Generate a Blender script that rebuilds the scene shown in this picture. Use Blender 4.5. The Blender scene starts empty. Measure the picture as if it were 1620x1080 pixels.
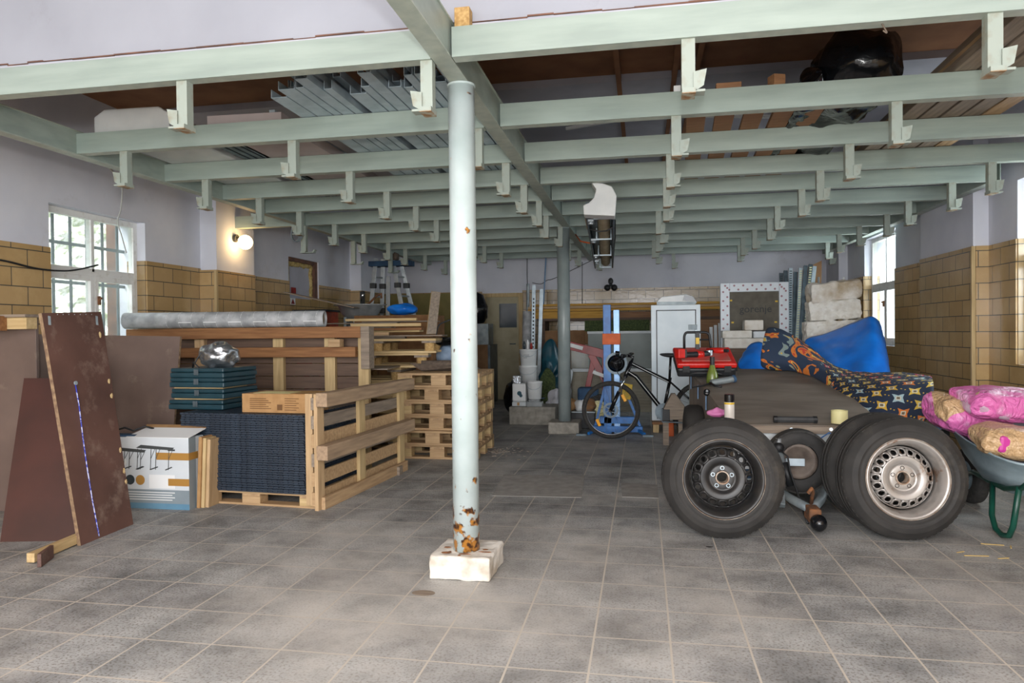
import bpy, math, random
from mathutils import Vector, Matrix, noise
random.seed(7)
S = bpy.context.scene
COL = S.collection
PI = math.pi

# ------------------------------------------------------------------ camera
FPX, YAW, PITCH, ROLL, CH = 1119.5, math.radians(10.48), math.radians(.76), math.radians(-.61), 1.21
cy, sy = math.cos(YAW), math.sin(YAW)
FWD = Vector((-sy*math.cos(PITCH), cy*math.cos(PITCH), -math.sin(PITCH)))
R0 = Vector((cy, sy, 0)); U0 = R0.cross(FWD)
RT = R0*math.cos(ROLL)+U0*math.sin(ROLL); UP = -R0*math.sin(ROLL)+U0*math.cos(ROLL)
CAM = Vector((0, 0, CH))
cd = bpy.data.cameras.new('camera'); cam = bpy.data.objects.new('camera', cd); COL.objects.link(cam)
cd.sensor_width = 36; cd.lens = FPX*36/1620; cd.clip_start = .05; cd.clip_end = 200
cam.matrix_world = Matrix(((RT.x, UP.x, -FWD.x, 0), (RT.y, UP.y, -FWD.y, 0), (RT.z, UP.z, -FWD.z, CH), (0, 0, 0, 1)))
S.camera = cam

def ray(px, py): return RT*((px-810)/FPX)-UP*((py-540)/FPX)+FWD
def A(px, py, Y):                      # the point of depth Y seen at a pixel of the survey photo
    d = ray(px, py); return CAM+d*(Y/d.y)
def F(px, py, z=0):                    # the point of height z
    d = ray(px, py); return CAM+d*((z-CH)/d.z)
def AX(px, py, X):
    d = ray(px, py); return CAM+d*(X/d.x)

# ------------------------------------------------------------------ light
S.view_settings.view_transform = 'Standard'; S.view_settings.look = 'None'
S.view_settings.gamma = 1; S.view_settings.use_curve_mapping = False
S.view_settings.exposure = 0.86
w = bpy.data.worlds.new('daylight'); S.world = w; w.use_nodes = True
wn = w.node_tree
bgn = wn.nodes['Background']; bgn.inputs[0].default_value = (.82, .90, 1, 1); bgn.inputs[1].default_value = 1.0

def light(name, kind, loc, energy, color=(1, 1, 1), size=.3, aim=None, size_y=None):
    d = bpy.data.lights.new(name, kind); d.energy = energy; d.color = color
    if kind == 'AREA':
        d.size = size
        if size_y: d.shape = 'RECTANGLE'; d.size_y = size_y
    else: d.shadow_soft_size = size
    o = bpy.data.objects.new(name, d); COL.objects.link(o); o.location = loc
    if aim is not None:
        o.rotation_euler = (Vector(aim)-Vector(loc)).to_track_quat('-Z', 'Y').to_euler()
    return o
light('yard_sun', 'SUN', (0, 0, 9), 5.0, (1, .97, .92), .02, (-6.5, 3.0, 0))
light('camera_flash', 'POINT', (.02, -.12, 1.56), 90, (1, .98, .96), .07)
light('rear_fill', 'AREA', (-.6, -4.2, 1.35), 235, (.98, .985, 1), 6.5, (-.6, 6, .9), 2.5)  # unseen soft fill added behind the camera to even out the brightness
light('overhead_fill', 'AREA', (-.6, -.3, 3.2), 170, (.98, .99, 1), 6.5, (-.6, .6, 0), 3.0)  # overhead fill added out of view to brighten the floor; no fixture modelled
light('daylight_left', 'AREA', (-6.4, 5.6, 4.0), 160, (.9, .95, 1), 1.6, (-4.7, 5.7, 1.2), 1.2)
light('daylight_right', 'AREA', (3.6, 10.1, 1.75), 45, (.85, .92, 1), .9, (0, 9, 1.2), 1.3)
light('daylight_side', 'AREA', (3.62, 6.1, 1.5), 40, (.85, .92, 1), .9, (0, 6, 1.0), 1.0)

# ------------------------------------------------------------------ materials
def lin(h):
    h = h.lstrip('#'); c = [int(h[i:i+2], 16)/255 for i in (0, 2, 4)]
    return tuple((x/12.92 if x <= .04045 else ((x+.055)/1.055)**2.4) for x in c)+(1,)
MT = {}
def mat(name, c1, c2=None, rough=.6, metal=0, scale=8, bump=.0, detail=6, stretch=(1, 1, 1), mix=(.35, .65), coords='Object', **kw):
    if name in MT: return MT[name]
    m = bpy.data.materials.new(name); m.use_nodes = True; nt = m.node_tree; N = nt.nodes; L = nt.links
    b = N['Principled BSDF']; b.inputs['Roughness'].default_value = rough; b.inputs['Metallic'].default_value = metal
    b.inputs['Base Color'].default_value = lin(c1)
    if c2 or bump:
        tc = N.new('ShaderNodeTexCoord'); mp = N.new('ShaderNodeMapping'); mp.inputs['Scale'].default_value = stretch
        nz = N.new('ShaderNodeTexNoise'); nz.inputs['Scale'].default_value = scale; nz.inputs['Detail'].default_value = detail
        L.new(tc.outputs[coords], mp.inputs[0]); L.new(mp.outputs[0], nz.inputs['Vector'])
        if c2:
            r = N.new('ShaderNodeValToRGB'); r.color_ramp.elements[0].position = mix[0]; r.color_ramp.elements[1].position = mix[1]
            r.color_ramp.elements[0].color = lin(c1); r.color_ramp.elements[1].color = lin(c2)
            L.new(nz.outputs[0], r.inputs[0]); L.new(r.outputs[0], b.inputs['Base Color'])
        if bump:
            bp = N.new('ShaderNodeBump'); bp.inputs['Strength'].default_value = bump; bp.inputs['Distance'].default_value = .01
            L.new(nz.outputs[0], bp.inputs['Height']); L.new(bp.outputs[0], b.inputs['Normal'])
    for k, v in kw.items():
        b.inputs[k.replace('_', ' ')].default_value = v
    MT[name] = m; return m
def nodes(m): return m.node_tree.nodes, m.node_tree.links, m.node_tree.nodes['Principled BSDF']

def brick_mat(name, c1, c2, mortar, bw, bh, msize, offset, plane, rough, bump=.25, noise_amt=.5, shift=(0, 0), dirt=None, var=.0, wav=.0, dirtramp=(.45, .75)):
    m = bpy.data.materials.new(name); m.use_nodes = True; N, L, b = nodes(m)
    g = N.new('ShaderNodeNewGeometry'); sp = N.new('ShaderNodeSeparateXYZ'); cb = N.new('ShaderNodeCombineXYZ')
    L.new(g.outputs['Position'], sp.inputs[0])
    L.new(sp.outputs['XYZ'.index(plane[0])], cb.inputs[0]); L.new(sp.outputs['XYZ'.index(plane[1])], cb.inputs[1])
    ad = N.new('ShaderNodeVectorMath'); ad.operation = 'ADD'; ad.inputs[1].default_value = (shift[0], shift[1], 0); L.new(cb.outputs[0], ad.inputs[0])
    br = N.new('ShaderNodeTexBrick'); br.offset = offset; br.squash = 1
    br.inputs['Color1'].default_value = lin(c1); br.inputs['Color2'].default_value = lin(c2); br.inputs['Mortar'].default_value = lin(mortar)
    br.inputs['Scale'].default_value = 1; br.inputs['Mortar Size'].default_value = msize; br.inputs['Mortar Smooth'].default_value = .2
    br.inputs['Brick Width'].default_value = bw; br.inputs['Row Height'].default_value = bh
    L.new(ad.outputs[0], br.inputs['Vector'])
    n1 = N.new('ShaderNodeTexNoise'); n1.inputs['Scale'].default_value = 3.0; n1.inputs['Detail'].default_value = 8; n1.inputs['Roughness'].default_value = .65
    L.new(g.outputs['Position'], n1.inputs['Vector'])
    out = br.outputs['Color']
    if dirt:
        mx = N.new('ShaderNodeMix'); mx.data_type = 'RGBA'; mx.blend_type = 'MULTIPLY'
        r = N.new('ShaderNodeValToRGB'); r.color_ramp.elements[0].position = dirtramp[0]; r.color_ramp.elements[1].position = dirtramp[1]
        r.color_ramp.elements[0].color = lin(dirt); r.color_ramp.elements[1].color = (1, 1, 1, 1)
        L.new(n1.outputs[0], r.inputs[0]); L.new(r.outputs[0], mx.inputs['B']); L.new(out, mx.inputs['A']); mx.inputs['Factor'].default_value = noise_amt
        out = mx.outputs['Result']
    L.new(out, b.inputs['Base Color'])
    b.inputs['Roughness'].default_value = rough
    bp = N.new('ShaderNodeBump'); bp.inputs['Strength'].default_value = bump; bp.inputs['Distance'].default_value = .006; bp.invert = True
    L.new(br.outputs['Fac'], bp.inputs['Height'])
    last = bp
    if wav:
        n2 = N.new('ShaderNodeTexNoise'); n2.inputs['Scale'].default_value = 22; n2.inputs['Detail'].default_value = 4; L.new(g.outputs['Position'], n2.inputs['Vector'])
        b2 = N.new('ShaderNodeBump'); b2.inputs['Strength'].default_value = wav; b2.inputs['Distance'].default_value = .004
        L.new(n2.outputs[0], b2.inputs['Height']); L.new(bp.outputs[0], b2.inputs['Normal']); last = b2
    L.new(last.outputs[0], b.inputs['Normal'])
    MT[name] = m; return m

# floor: worn grey cement tiles, sandy joints, speckles, dusty patches
fl = brick_mat('floor_tiles', 'b0b2b1', 'a3a4a4', 'a5a19b', .2947, .3032, .0045, 0, 'XY', .6, .3, 1.0, (2.8515+.2947*40, -2.797+.3032*40), 'a2a3a4', dirtramp=(.32, .62))
N, L, b = nodes(fl)
g = [n for n in N if n.type == 'NEW_GEOMETRY'][0]
base = b.inputs['Base Color'].links[0].from_socket
sp = N.new('ShaderNodeTexNoise'); sp.inputs['Scale'].default_value = 95; sp.inputs['Detail'].default_value = 3; L.new(g.outputs['Position'], sp.inputs['Vector'])
r1 = N.new('ShaderNodeValToRGB'); r1.color_ramp.elements[0].position = .36; r1.color_ramp.elements[1].position = .5
r1.color_ramp.elements[0].color = lin('c4beb6'); r1.color_ramp.elements[1].color = (1, 1, 1, 1); L.new(sp.outputs[0], r1.inputs[0])
mx1 = N.new('ShaderNodeMix'); mx1.data_type = 'RGBA'; mx1.blend_type = 'MULTIPLY'; mx1.inputs['Factor'].default_value = 1
L.new(base, mx1.inputs['A']); L.new(r1.outputs[0], mx1.inputs['B'])
du = N.new('ShaderNodeTexNoise'); du.inputs['Scale'].default_value = .9; du.inputs['Detail'].default_value = 9; du.inputs['Roughness'].default_value = .7; L.new(g.outputs['Position'], du.inputs['Vector'])
r2 = N.new('ShaderNodeValToRGB'); r2.color_ramp.elements[0].position = .47; r2.color_ramp.elements[1].position = .68
r2.color_ramp.elements[0].color = (0, 0, 0, 1); r2.color_ramp.elements[1].color = (.55, .55, .55, 1); L.new(du.outputs[0], r2.inputs[0])
# dust dragged around the column foot
vd = N.new('ShaderNodeVectorMath'); vd.operation = 'DISTANCE'; vd.inputs[1].default_value = (-.75, 3.1, 0); L.new(g.outputs['Position'], vd.inputs[0])
mr = N.new('ShaderNodeMapRange'); mr.inputs['From Min'].default_value = .25; mr.inputs['From Max'].default_value = 1.5; mr.inputs['To Min'].default_value = .8; mr.inputs['To Max'].default_value = 0
L.new(vd.outputs['Value'], mr.inputs[0])
ml = N.new('ShaderNodeMath'); ml.operation = 'MULTIPLY'; L.new(mr.outputs[0], ml.inputs[0]); L.new(du.outputs[0], ml.inputs[1])
ma = N.new('ShaderNodeMath'); ma.operation = 'ADD'; ma.use_clamp = True; L.new(r2.outputs[0], ma.inputs[0]); L.new(ml.outputs[0], ma.inputs[1])
mx2 = N.new('ShaderNodeMix'); mx2.data_type = 'RGBA'; mx2.inputs['B'].default_value = lin('c2beb7')
L.new(ma.outputs[0], mx2.inputs['Factor']); L.new(mx1.outputs['Result'], mx2.inputs['A'])
brn = [n for n in N if n.type == 'TEX_BRICK'][0]
mx3 = N.new('ShaderNodeMix'); mx3.data_type = 'RGBA'; mx3.inputs['B'].default_value = lin('bdb6aa')
L.new(brn.outputs['Fac'], mx3.inputs['Factor']); L.new(mx2.outputs['Result'], mx3.inputs['A']); L.new(mx3.outputs['Result'], b.inputs['Base Color'])

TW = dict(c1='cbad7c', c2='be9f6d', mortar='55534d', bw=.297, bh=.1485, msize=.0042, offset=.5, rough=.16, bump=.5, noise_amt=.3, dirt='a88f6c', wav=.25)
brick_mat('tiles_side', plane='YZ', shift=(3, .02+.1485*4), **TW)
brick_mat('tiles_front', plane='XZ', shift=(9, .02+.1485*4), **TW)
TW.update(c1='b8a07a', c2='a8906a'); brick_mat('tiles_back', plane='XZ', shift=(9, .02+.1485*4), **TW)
def plaster(name, c1, c2, c3):
    m = mat(name, c1, c2, .85, scale=1.6, bump=.25, detail=10, mix=(.3, .7))
    N, L, b = nodes(m)
    base = b.inputs['Base Color'].links[0].from_socket
    tc = [n for n in N if n.type == 'TEX_COORD'][0]
    n = N.new('ShaderNodeTexNoise'); n.inputs['Scale'].default_value = .55; n.inputs['Detail'].default_value = 12; n.inputs['Roughness'].default_value = .75
    L.new(tc.outputs['Object'], n.inputs['Vector'])
    r = N.new('ShaderNodeValToRGB'); r.color_ramp.elements[0].position = .58; r.color_ramp.elements[1].position = .72
    r.color_ramp.elements[0].color = (0, 0, 0, 1); r.color_ramp.elements[1].color = (.8, .8, .8, 1); L.new(n.outputs[0], r.inputs[0])
    mx = N.new('ShaderNodeMix'); mx.data_type = 'RGBA'; mx.inputs['B'].default_value = lin(c3)
    L.new(r.outputs[0], mx.inputs['Factor']); L.new(base, mx.inputs['A']); L.new(mx.outputs['Result'], b.inputs['Base Color'])
    return m
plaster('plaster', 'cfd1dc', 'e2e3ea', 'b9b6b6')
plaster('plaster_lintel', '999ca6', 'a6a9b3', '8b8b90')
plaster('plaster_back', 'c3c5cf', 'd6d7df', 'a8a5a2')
mat('ceiling_brown', '96694a', '7d563d', .9, scale=3, bump=.1)
mat('ceiling_grey', 'bcbcc6', 'a8a8b2', .9, scale=2, bump=.1)
mat('panel_pale', 'b3a7a5', 'a39795', .9, scale=3)
mat('beam_paint', '9eaca4', '8e9c95', .42, scale=5, bump=.05, stretch=(.4, 1, 3))
mat('beam_flange', '9fa9a0', 'b0b8ac', .5, scale=14, bump=.1)
mat('hanger_paint', '9aa49b', '8b8876', .5, scale=18, bump=.15, mix=(.5, .75))
mat('hanger_rust', '8f6a43', 'a7a797', .7, scale=30, bump=.3)
m = mat('column_paint', 'c3d0d0', 'b4c3c2', .3, scale=6, bump=.08)
N, L, b = nodes(m)
base = b.inputs['Base Color'].links[0].from_socket
tc = [n for n in N if n.type == 'TEX_COORD'][0]
sx = N.new('ShaderNodeSeparateXYZ'); L.new(tc.outputs['Object'], sx.inputs[0])
mr = N.new('ShaderNodeMapRange'); mr.inputs['From Min'].default_value = .05; mr.inputs['From Max'].default_value = .42; mr.inputs['To Min'].default_value = .17; mr.inputs['To Max'].default_value = -.03; L.new(sx.outputs[2], mr.inputs[0])
nn = N.new('ShaderNodeTexNoise'); nn.inputs['Scale'].default_value = 16; nn.inputs['Detail'].default_value = 8; L.new(tc.outputs['Object'], nn.inputs['Vector'])
mm = N.new('ShaderNodeMath'); mm.operation = 'ADD'; L.new(nn.outputs[0], mm.inputs[0]); L.new(mr.outputs[0], mm.inputs[1])
rr = N.new('ShaderNodeValToRGB'); rr.color_ramp.elements[0].position = .63; rr.color_ramp.elements[1].position = .68
rr.color_ramp.elements[0].color = (0, 0, 0, 1); L.new(mm.outputs[0], rr.inputs[0])
rc = N.new('ShaderNodeValToRGB'); rc.color_ramp.elements[0].position = .45; rc.color_ramp.elements[1].position = .6
rc.color_ramp.elements[0].color = lin('4a2c1c'); rc.color_ramp.elements[1].color = lin('c98a3c')
n3 = N.new('ShaderNodeTexNoise'); n3.inputs['Scale'].default_value = 35; L.new(tc.outputs['Object'], n3.inputs['Vector']); L.new(n3.outputs[0], rc.inputs[0])
mx = N.new('ShaderNodeMix'); mx.data_type = 'RGBA'; L.new(rr.outputs[0], mx.inputs['Factor']); L.new(base, mx.inputs['A']); L.new(rc.outputs[0], mx.inputs['B']); L.new(mx.outputs['Result'], b.inputs['Base Color'])
mat('column_grey', '8f9897', '7f8a8a', .35, scale=6, bump=.08)
mat('white_stone', 'd6d2c9', 'a4957f', .9, scale=9, bump=.8, mix=(.5, .78))
mat('concrete', '9b968c', '7e7a72', .95, scale=14, bump=.6)
mat('rust', '5e4434', '8b5a35', .9, scale=30, bump=.5)
def wood(name, c1, c2, rough=.7, st=(1.2, 14, 14), **k): return mat(name, c1, c2, rough, scale=3.2, bump=.25, stretch=st, mix=(.25, .75), **k)
wood('wood_x', 'c4a57d', '9c7d59'); wood('wood_y', 'c6a67e', '987b5b', st=(14, 1.2, 14)); wood('wood_z', 'caac84', 'a58762', st=(14, 14, 1.2))
wood('wood_pale_x', 'd3b98a', 'b39767'); wood('wood_pale_y', 'd3b98a', 'ad9164', st=(14, 1.2, 14)); wood('wood_pale_z', 'cdb486', 'a98f63', st=(14, 14, 1.2))
wood('wood_orange_x', '9c6f45', '774d2c'); wood('wood_grey_x', '9c8d7c', '6f6256'); wood('wood_grey_y', '9b8c7b', '6f6459', st=(14, 1.2, 14))
wood('wood_skid_y', 'b59a7c', '86715c', st=(14, 1.2, 14)); wood('wood_dark_x', '6b5546', '4e3d33'); wood('wood_yellow_x', 'c99a3f', 'a97a2c'); wood('plank_red_x', '9c7350', '785439')
mat('pressed_wood', 'c7a66f', 'a98551', .85, scale=60, bump=.3)
m = mat('film_ply', '6f4f45', '523830', .55, scale=2.5, bump=.12, detail=10, mix=(.3, .7))
def scuffs(m, col, sc=5, lo=.66, hi=.72):
    N, L, b = nodes(m); base = b.inputs['Base Color'].links[0].from_socket; tc = [n for n in N if n.type == 'TEX_COORD'][0]
    n = N.new('ShaderNodeTexNoise'); n.inputs['Scale'].default_value = sc; n.inputs['Detail'].default_value = 10; n.inputs['Roughness'].default_value = .7; L.new(tc.outputs['Object'], n.inputs['Vector'])
    r = N.new('ShaderNodeValToRGB'); r.color_ramp.elements[0].position = lo; r.color_ramp.elements[1].position = hi; r.color_ramp.elements[0].color = (0, 0, 0, 1); r.color_ramp.elements[1].color = (.7, .7, .7, 1)
    L.new(n.outputs[0], r.inputs[0]); mx = N.new('ShaderNodeMix'); mx.data_type = 'RGBA'; mx.inputs['B'].default_value = lin(col)
    L.new(r.outputs[0], mx.inputs['Factor']); L.new(base, mx.inputs['A']); L.new(mx.outputs['Result'], b.inputs['Base Color'])
scuffs(m, '9c877a', 4, .56, .74)
m = mat('film_ply_grey', '77655d', '5e4f49', .5, scale=2.5, bump=.12, detail=10, mix=(.3, .7)); scuffs(m, '958679', 4, .56, .74)
mat('film_ply_dark', '4a2a24', '3c231e', .45, scale=3, bump=.1)
mat('film_edge', '9a8163', '6e5645', .9, scale=30, bump=.3)
m = mat('lid_ply', '857b70', '6c6259', .55, scale=2.2, bump=.15, detail=10, stretch=(1, 3, 1)); scuffs(m, '8a8076', 4)
mat('galv', 'bcc9d0', '9fadb5', .35, .35, scale=9, bump=.05)
mat('stud_zinc', 'b3c3cd', '93a5b0', .4, .1, scale=7, bump=.05)
mat('galv_dull', '9aa3a6', '7c868a', .5, .5, scale=9, bump=.08)
mat('galv_dark', '66737b', '4c575e', .4, .4, scale=9)
mat('steel', 'c3c6c6', 'a5a9aa', .3, .5, scale=9)
mat('chrome', 'd9dcde', None, .12, 1)
mat('aluminium', 'b9c0c4', 'a3abb0', .4, .6, scale=12)
mat('black_plastic', '1f2124', '17181a', .5, scale=20)
mat('black_gloss', '131417', None, .2)
mat('dark_grey', '3c3d3e', '2f3031', .6, scale=20)
m = mat('mat_rubber', '303c4a', '232c38', .45, scale=40, bump=.2)
mat('teal_case', '1d3f4a', '17353f', .38, scale=8, bump=.03)
mat('cardboard', 'b0895c', 'a07a4e', .85, scale=14, bump=.08)
mat('cardboard_dull', '8a6542', '765335', .9, scale=10, bump=.1)
mat('print_dark', '4b4740', None, .8)
mat('print_brown', '6b4a2a', None, .8)
mat('tape_brown', 'a97e3f', None, .35)
mat('carton_white', 'd3d9dd', 'c5ccd1', .4, scale=3)
mat('carton_grey', '8b979d', '7c888f', .4, scale=3)
mat('carton_blue', '6a93ab', '5d86a0', .4, scale=5)
mat('paper_white', 'e4e6e6', None, .6)
mat('grey_tube', 'b9bbbd', '8f9294', .6, scale=11, bump=.2, detail=10)
mat('tube_inside', '8f7d62', None, .8)
mat('sticker', 'd7d9d8', None, .5)
mat('foil', 'b8bcc0', 'a0a5aa', .22, .85, scale=26, bump=.9)
mat('felt', '6d5f53', '594d43', .95, scale=30, bump=.5)
mat('red_tile', 'b8492c', '8e3520', .3, scale=14)
mat('blue_tarp', '1f86f0', '1672d8', .3, scale=5, bump=.3)
mat('blue_cloth', '31506f', '243d58', .8, scale=10, bump=.3)
mat('teal_bag', '17505f', '0f3c4a', .35, scale=9, bump=.8)
mat('denim', '8fa2b8', '6f849c', .8, scale=9, bump=.5)
mat('black_film', '14161a', '0b0c0e', .18, scale=9, bump=1.0, detail=3)
mat('blue_paint', '2f7cc8', '2064ac', .4, scale=12, bump=.1)
mat('blue_pale', '8fb1d6', '7c9fc6', .35, .3, scale=12)
mat('orange', 'd9662a', 'c4561f', .6, scale=12)
mat('red_paint', '97201c', '7b1815', .4, scale=9)
mat('red_plastic', 'd4261f', 'c11f19', .35, scale=12)
mat('red_dusty', 'c2403a', 'a86a62', .5, scale=8)
mat('yellow', 'd8b32a', None, .5)
mat('white_plastic', 'dfe1e0', 'd0d3d3', .35, scale=5)
mat('white_pale', 'c9ced0', 'bcc2c5', .4, scale=5)
mat('cream_door', 'b3a98b', '9f9577', .6, scale=4, bump=.1)
mat('door_glass', '39444b', '2c353b', .15, scale=4)
mat('olive_board', '8c7e4a', '78703f', .7, scale=4)
mat('glass_grey', '75807c', '656f6b', .4, scale=3)
mat('moss', '4d5a33', '2f3b22', .95, scale=40, bump=.8)
mat('beige_panel', 'a39c8b', '8f8877', .6, scale=5)
mat('tan_panel', '8d6b4a', '765537', .8, scale=5)
mat('aac', 'e3e0d8', 'cbc4b7', .95, scale=14, bump=.9, mix=(.4, .75))
mat('aac_stained', 'ddd8cf', 'b3a288', .95, scale=5, bump=.9, mix=(.4, .65))
mat('pvc', 'd8dfe6', None, .3)
mat('pvc_dot', '9c6f78', None, .4)
mat('foam_grey', '6f6a60', '625d54', .9, scale=12)
mat('text_grey', '3f4243', None, .7)
mat('pump_foam', 'c9b37a', 'a88f55', .95, scale=30, bump=.9)
mat('roller', 'a89a80', '95876c', .6, scale=6)
m = mat('tyre', '353331', '262524', .75, scale=7, bump=.15, detail=10)
scuffs(m, '5c564e', 4, .55, .75)
mat('tread', '2b2a29', '3a3835', .85, scale=40, bump=.6)
mat('rim_black', '2b2b2c', '3a3836', .4, .3, scale=12)
m = mat('rim_silver', 'b5b1ad', 'a39d97', .35, .55, scale=9); scuffs(m, '7c5637', 9, .56, .64)
mat('rust_edge', '8c6e55', 'c0b7ab', .6, .2, scale=24)
mat('rim_dusty', '776a60', '544a43', .6, .2, scale=12)
mat('hub_metal', 'b6a98c', '7c6a4f', .4, .7, scale=30)
mat('bike_black', '121316', None, .22)
mat('barrow_zinc', 'a9bcc4', '7e939d', .35, .15, scale=5, bump=.12, stretch=(1, 1, 2.5))
mat('barrow_green', '124a3c', '0e3c31', .35, scale=12)
mat('bag_pink', 'e08fbf', 'd070ac', .3, scale=5, bump=.4)
mat('bag_clear', 'cbb9cf', 'b3a3bb', .2, scale=9, bump=.8)
mat('pellets', 'd0b088', 'b8946a', .6, scale=110, bump=.8)
mat('magenta', 'c63a96', None, .4)
mat('cream_tape', 'e3dba0', None, .5)
mat('can_pale', 'd6cfc6', None, .3)
mat('bottle_green', '6c7b35', '4b5a22', .2, scale=9)
mat('cable_white', 'bfc0bd', None, .5)
mat('cord_blue', '3b46b5', 'c7ccf0', .6, scale=60, mix=(.45, .55))
mat('straw', 'c7ab6a', None, .8)
mat('dust', '9f9488', '8b8278', .98, scale=30, bump=.4)
mat('patch', '9c9a96', '8a8884', .9, scale=12, bump=.4)
mat('window_paint', 'e9e9e6', 'c9c4ba', .6, scale=14, bump=.2, mix=(.55, .8))
mat('bar_iron', '5f6d75', '4e5a61', .6, scale=12)
mat('brick_out', '7d5a4a', '5c463e', .9, scale=8, bump=.5)
mat('yard_ground', '8f9377', '7a8061', .95, scale=2)
mat('hedge', 'ffffff', 'b9c4a2', .9, scale=14, mix=(.4, .62), detail=9)
mat('yard_wall', 'e4e6dd', 'cfd6bd', .95, scale=3)
mat('reflector', 'f0a92c', None, .1)
m = bpy.data.materials.new('globe'); m.use_nodes = True; N, L, b = nodes(m); b.inputs['Emission Color'].default_value = (1, .64, .27, 1); b.inputs['Emission Strength'].default_value = 11; b.inputs['Base Color'].default_value = (.9, .8, .6, 1); MT['globe'] = m
def glass(name, tint, fac, rough=.1):
    m = bpy.data.materials.new(name); m.use_nodes = True; nt = m.node_tree; N, L = nt.nodes, nt.links
    b = N['Principled BSDF']; b.inputs['Base Color'].default_value = lin(tint); b.inputs['Roughness'].default_value = rough
    t = N.new('ShaderNodeBsdfTransparent'); t.inputs[0].default_value = (.96, .98, .97, 1); mx = N.new('ShaderNodeMixShader')
    n = N.new('ShaderNodeTexNoise'); n.inputs['Scale'].default_value = 5; n.inputs['Detail'].default_value = 8; tc = N.new('ShaderNodeTexCoord'); L.new(tc.outputs['Object'], n.inputs['Vector'])
    mr = N.new('ShaderNodeMapRange'); mr.inputs['To Min'].default_value = fac*.3; mr.inputs['To Max'].default_value = min(1, fac*1.7); L.new(n.outputs[0], mr.inputs[0])
    L.new(mr.outputs[0], mx.inputs[0]); L.new(t.outputs[0], mx.inputs[1]); L.new(b.outputs[0], mx.inputs[2]); L.new(mx.outputs[0], N['Material Output'].inputs[0])
    MT[name] = m
glass('pane', 'dfe6e2', .22); glass('clear_film', 'd8d4dc', .45); glass('thin_plastic', 'd5dadd', .35)

# pellet bags: clear film printed pink in places, pellets showing through elsewhere; crinkled
def bagmat(name, th, wrinkle=1.0):
    m = mat(name, 'd8b890', 'b8946a', .3, scale=95, bump=.5)
    N, L, b = nodes(m); base = b.inputs['Base Color'].links[0].from_socket; tc = [n for n in N if n.type == 'TEX_COORD'][0]
    v = N.new('ShaderNodeTexNoise'); v.inputs['Scale'].default_value = 4.2; v.inputs['Detail'].default_value = .5; L.new(tc.outputs['Object'], v.inputs['Vector'])
    r = N.new('ShaderNodeValToRGB'); r.color_ramp.interpolation = 'CONSTANT'; e = r.color_ramp.elements
    e[0].color = (0, 0, 0, 1); e[1].position = th; e[1].color = (1, 1, 1, 1); L.new(v.outputs[0], r.inputs[0])
    r3 = N.new('ShaderNodeValToRGB'); r3.color_ramp.elements[0].position = .52; r3.color_ramp.elements[1].position = .72; r3.color_ramp.elements[0].color = lin('d96fb0'); r3.color_ramp.elements[1].color = lin('e9c3dd')
    n2 = N.new('ShaderNodeTexNoise'); n2.inputs['Scale'].default_value = 9; n2.inputs['Detail'].default_value = 4; L.new(tc.outputs['Object'], n2.inputs['Vector']); L.new(n2.outputs[0], r3.inputs[0])
    mx = N.new('ShaderNodeMix'); mx.data_type = 'RGBA'; L.new(r.outputs[0], mx.inputs['Factor']); L.new(base, mx.inputs['A']); L.new(r3.outputs[0], mx.inputs['B']); L.new(mx.outputs['Result'], b.inputs['Base Color'])
    n4 = N.new('ShaderNodeTexNoise'); n4.inputs['Scale'].default_value = 14; n4.inputs['Detail'].default_value = 3; n4.inputs['Distortion'].default_value = 2.5; L.new(tc.outputs['Object'], n4.inputs['Vector'])
    bp = N.new('ShaderNodeBump'); bp.inputs['Strength'].default_value = wrinkle; bp.inputs['Distance'].default_value = .015; L.new(n4.outputs[0], bp.inputs['Height']); L.new(bp.outputs[0], b.inputs['Normal'])
bagmat('bag_printed', .50); bagmat('bag_pellets', .64); bagmat('bag_all_pink', .30)
# patterned cloth: navy with tilted ornamental squares
m = bpy.data.materials.new('patterned_cloth'); m.use_nodes = True; N, L, b = nodes(m)
def nd(t, **k):
    n = N.new(t)
    for a, v in k.items(): setattr(n, a, v)
    return n
def mth(op, a, bb=None, cl=False):
    n = N.new('ShaderNodeMath'); n.operation = op; n.use_clamp = cl
    for i, v in enumerate((a, bb)):
        if v is None: continue
        if isinstance(v, (int, float)): n.inputs[i].default_value = v
        else: L.new(v, n.inputs[i])
    return n.outputs[0]
tc = nd('ShaderNodeTexCoord'); nz = nd('ShaderNodeTexNoise'); nz.inputs['Scale'].default_value = 22; L.new(tc.outputs['UV'], nz.inputs['Vector'])
vm = nd('ShaderNodeVectorMath', operation='MULTIPLY_ADD'); L.new(nz.outputs['Color'], vm.inputs[0]); vm.inputs[1].default_value = (.10, .12, 0)
sc = nd('ShaderNodeVectorMath', operation='MULTIPLY'); sc.inputs[1].default_value = (5.8, 9.2, 1); L.new(tc.outputs['UV'], sc.inputs[0]); L.new(sc.outputs[0], vm.inputs[2])
s1 = nd('ShaderNodeSeparateXYZ'); L.new(vm.outputs[0], s1.inputs[0])
row = mth('FLOOR', s1.outputs[1]); xs = mth('ADD', s1.outputs[0], mth('MULTIPLY', mth('MODULO', row, 2), .5))
colm = mth('FLOOR', xs)
fx_ = mth('MULTIPLY', mth('SUBTRACT', mth('FRACT', xs), .5), 1.5); fy_ = mth('SUBTRACT', mth('FRACT', s1.outputs[1]), .5)
rot = .35
rx = mth('ADD', mth('MULTIPLY', fx_, math.cos(rot)), mth('MULTIPLY', fy_, math.sin(rot)))
ry = mth('SUBTRACT', mth('MULTIPLY', fy_, math.cos(rot)), mth('MULTIPLY', fx_, math.sin(rot)))
ax_, ay_ = mth('ABSOLUTE', rx), mth('ABSOLUTE', ry)
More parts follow.
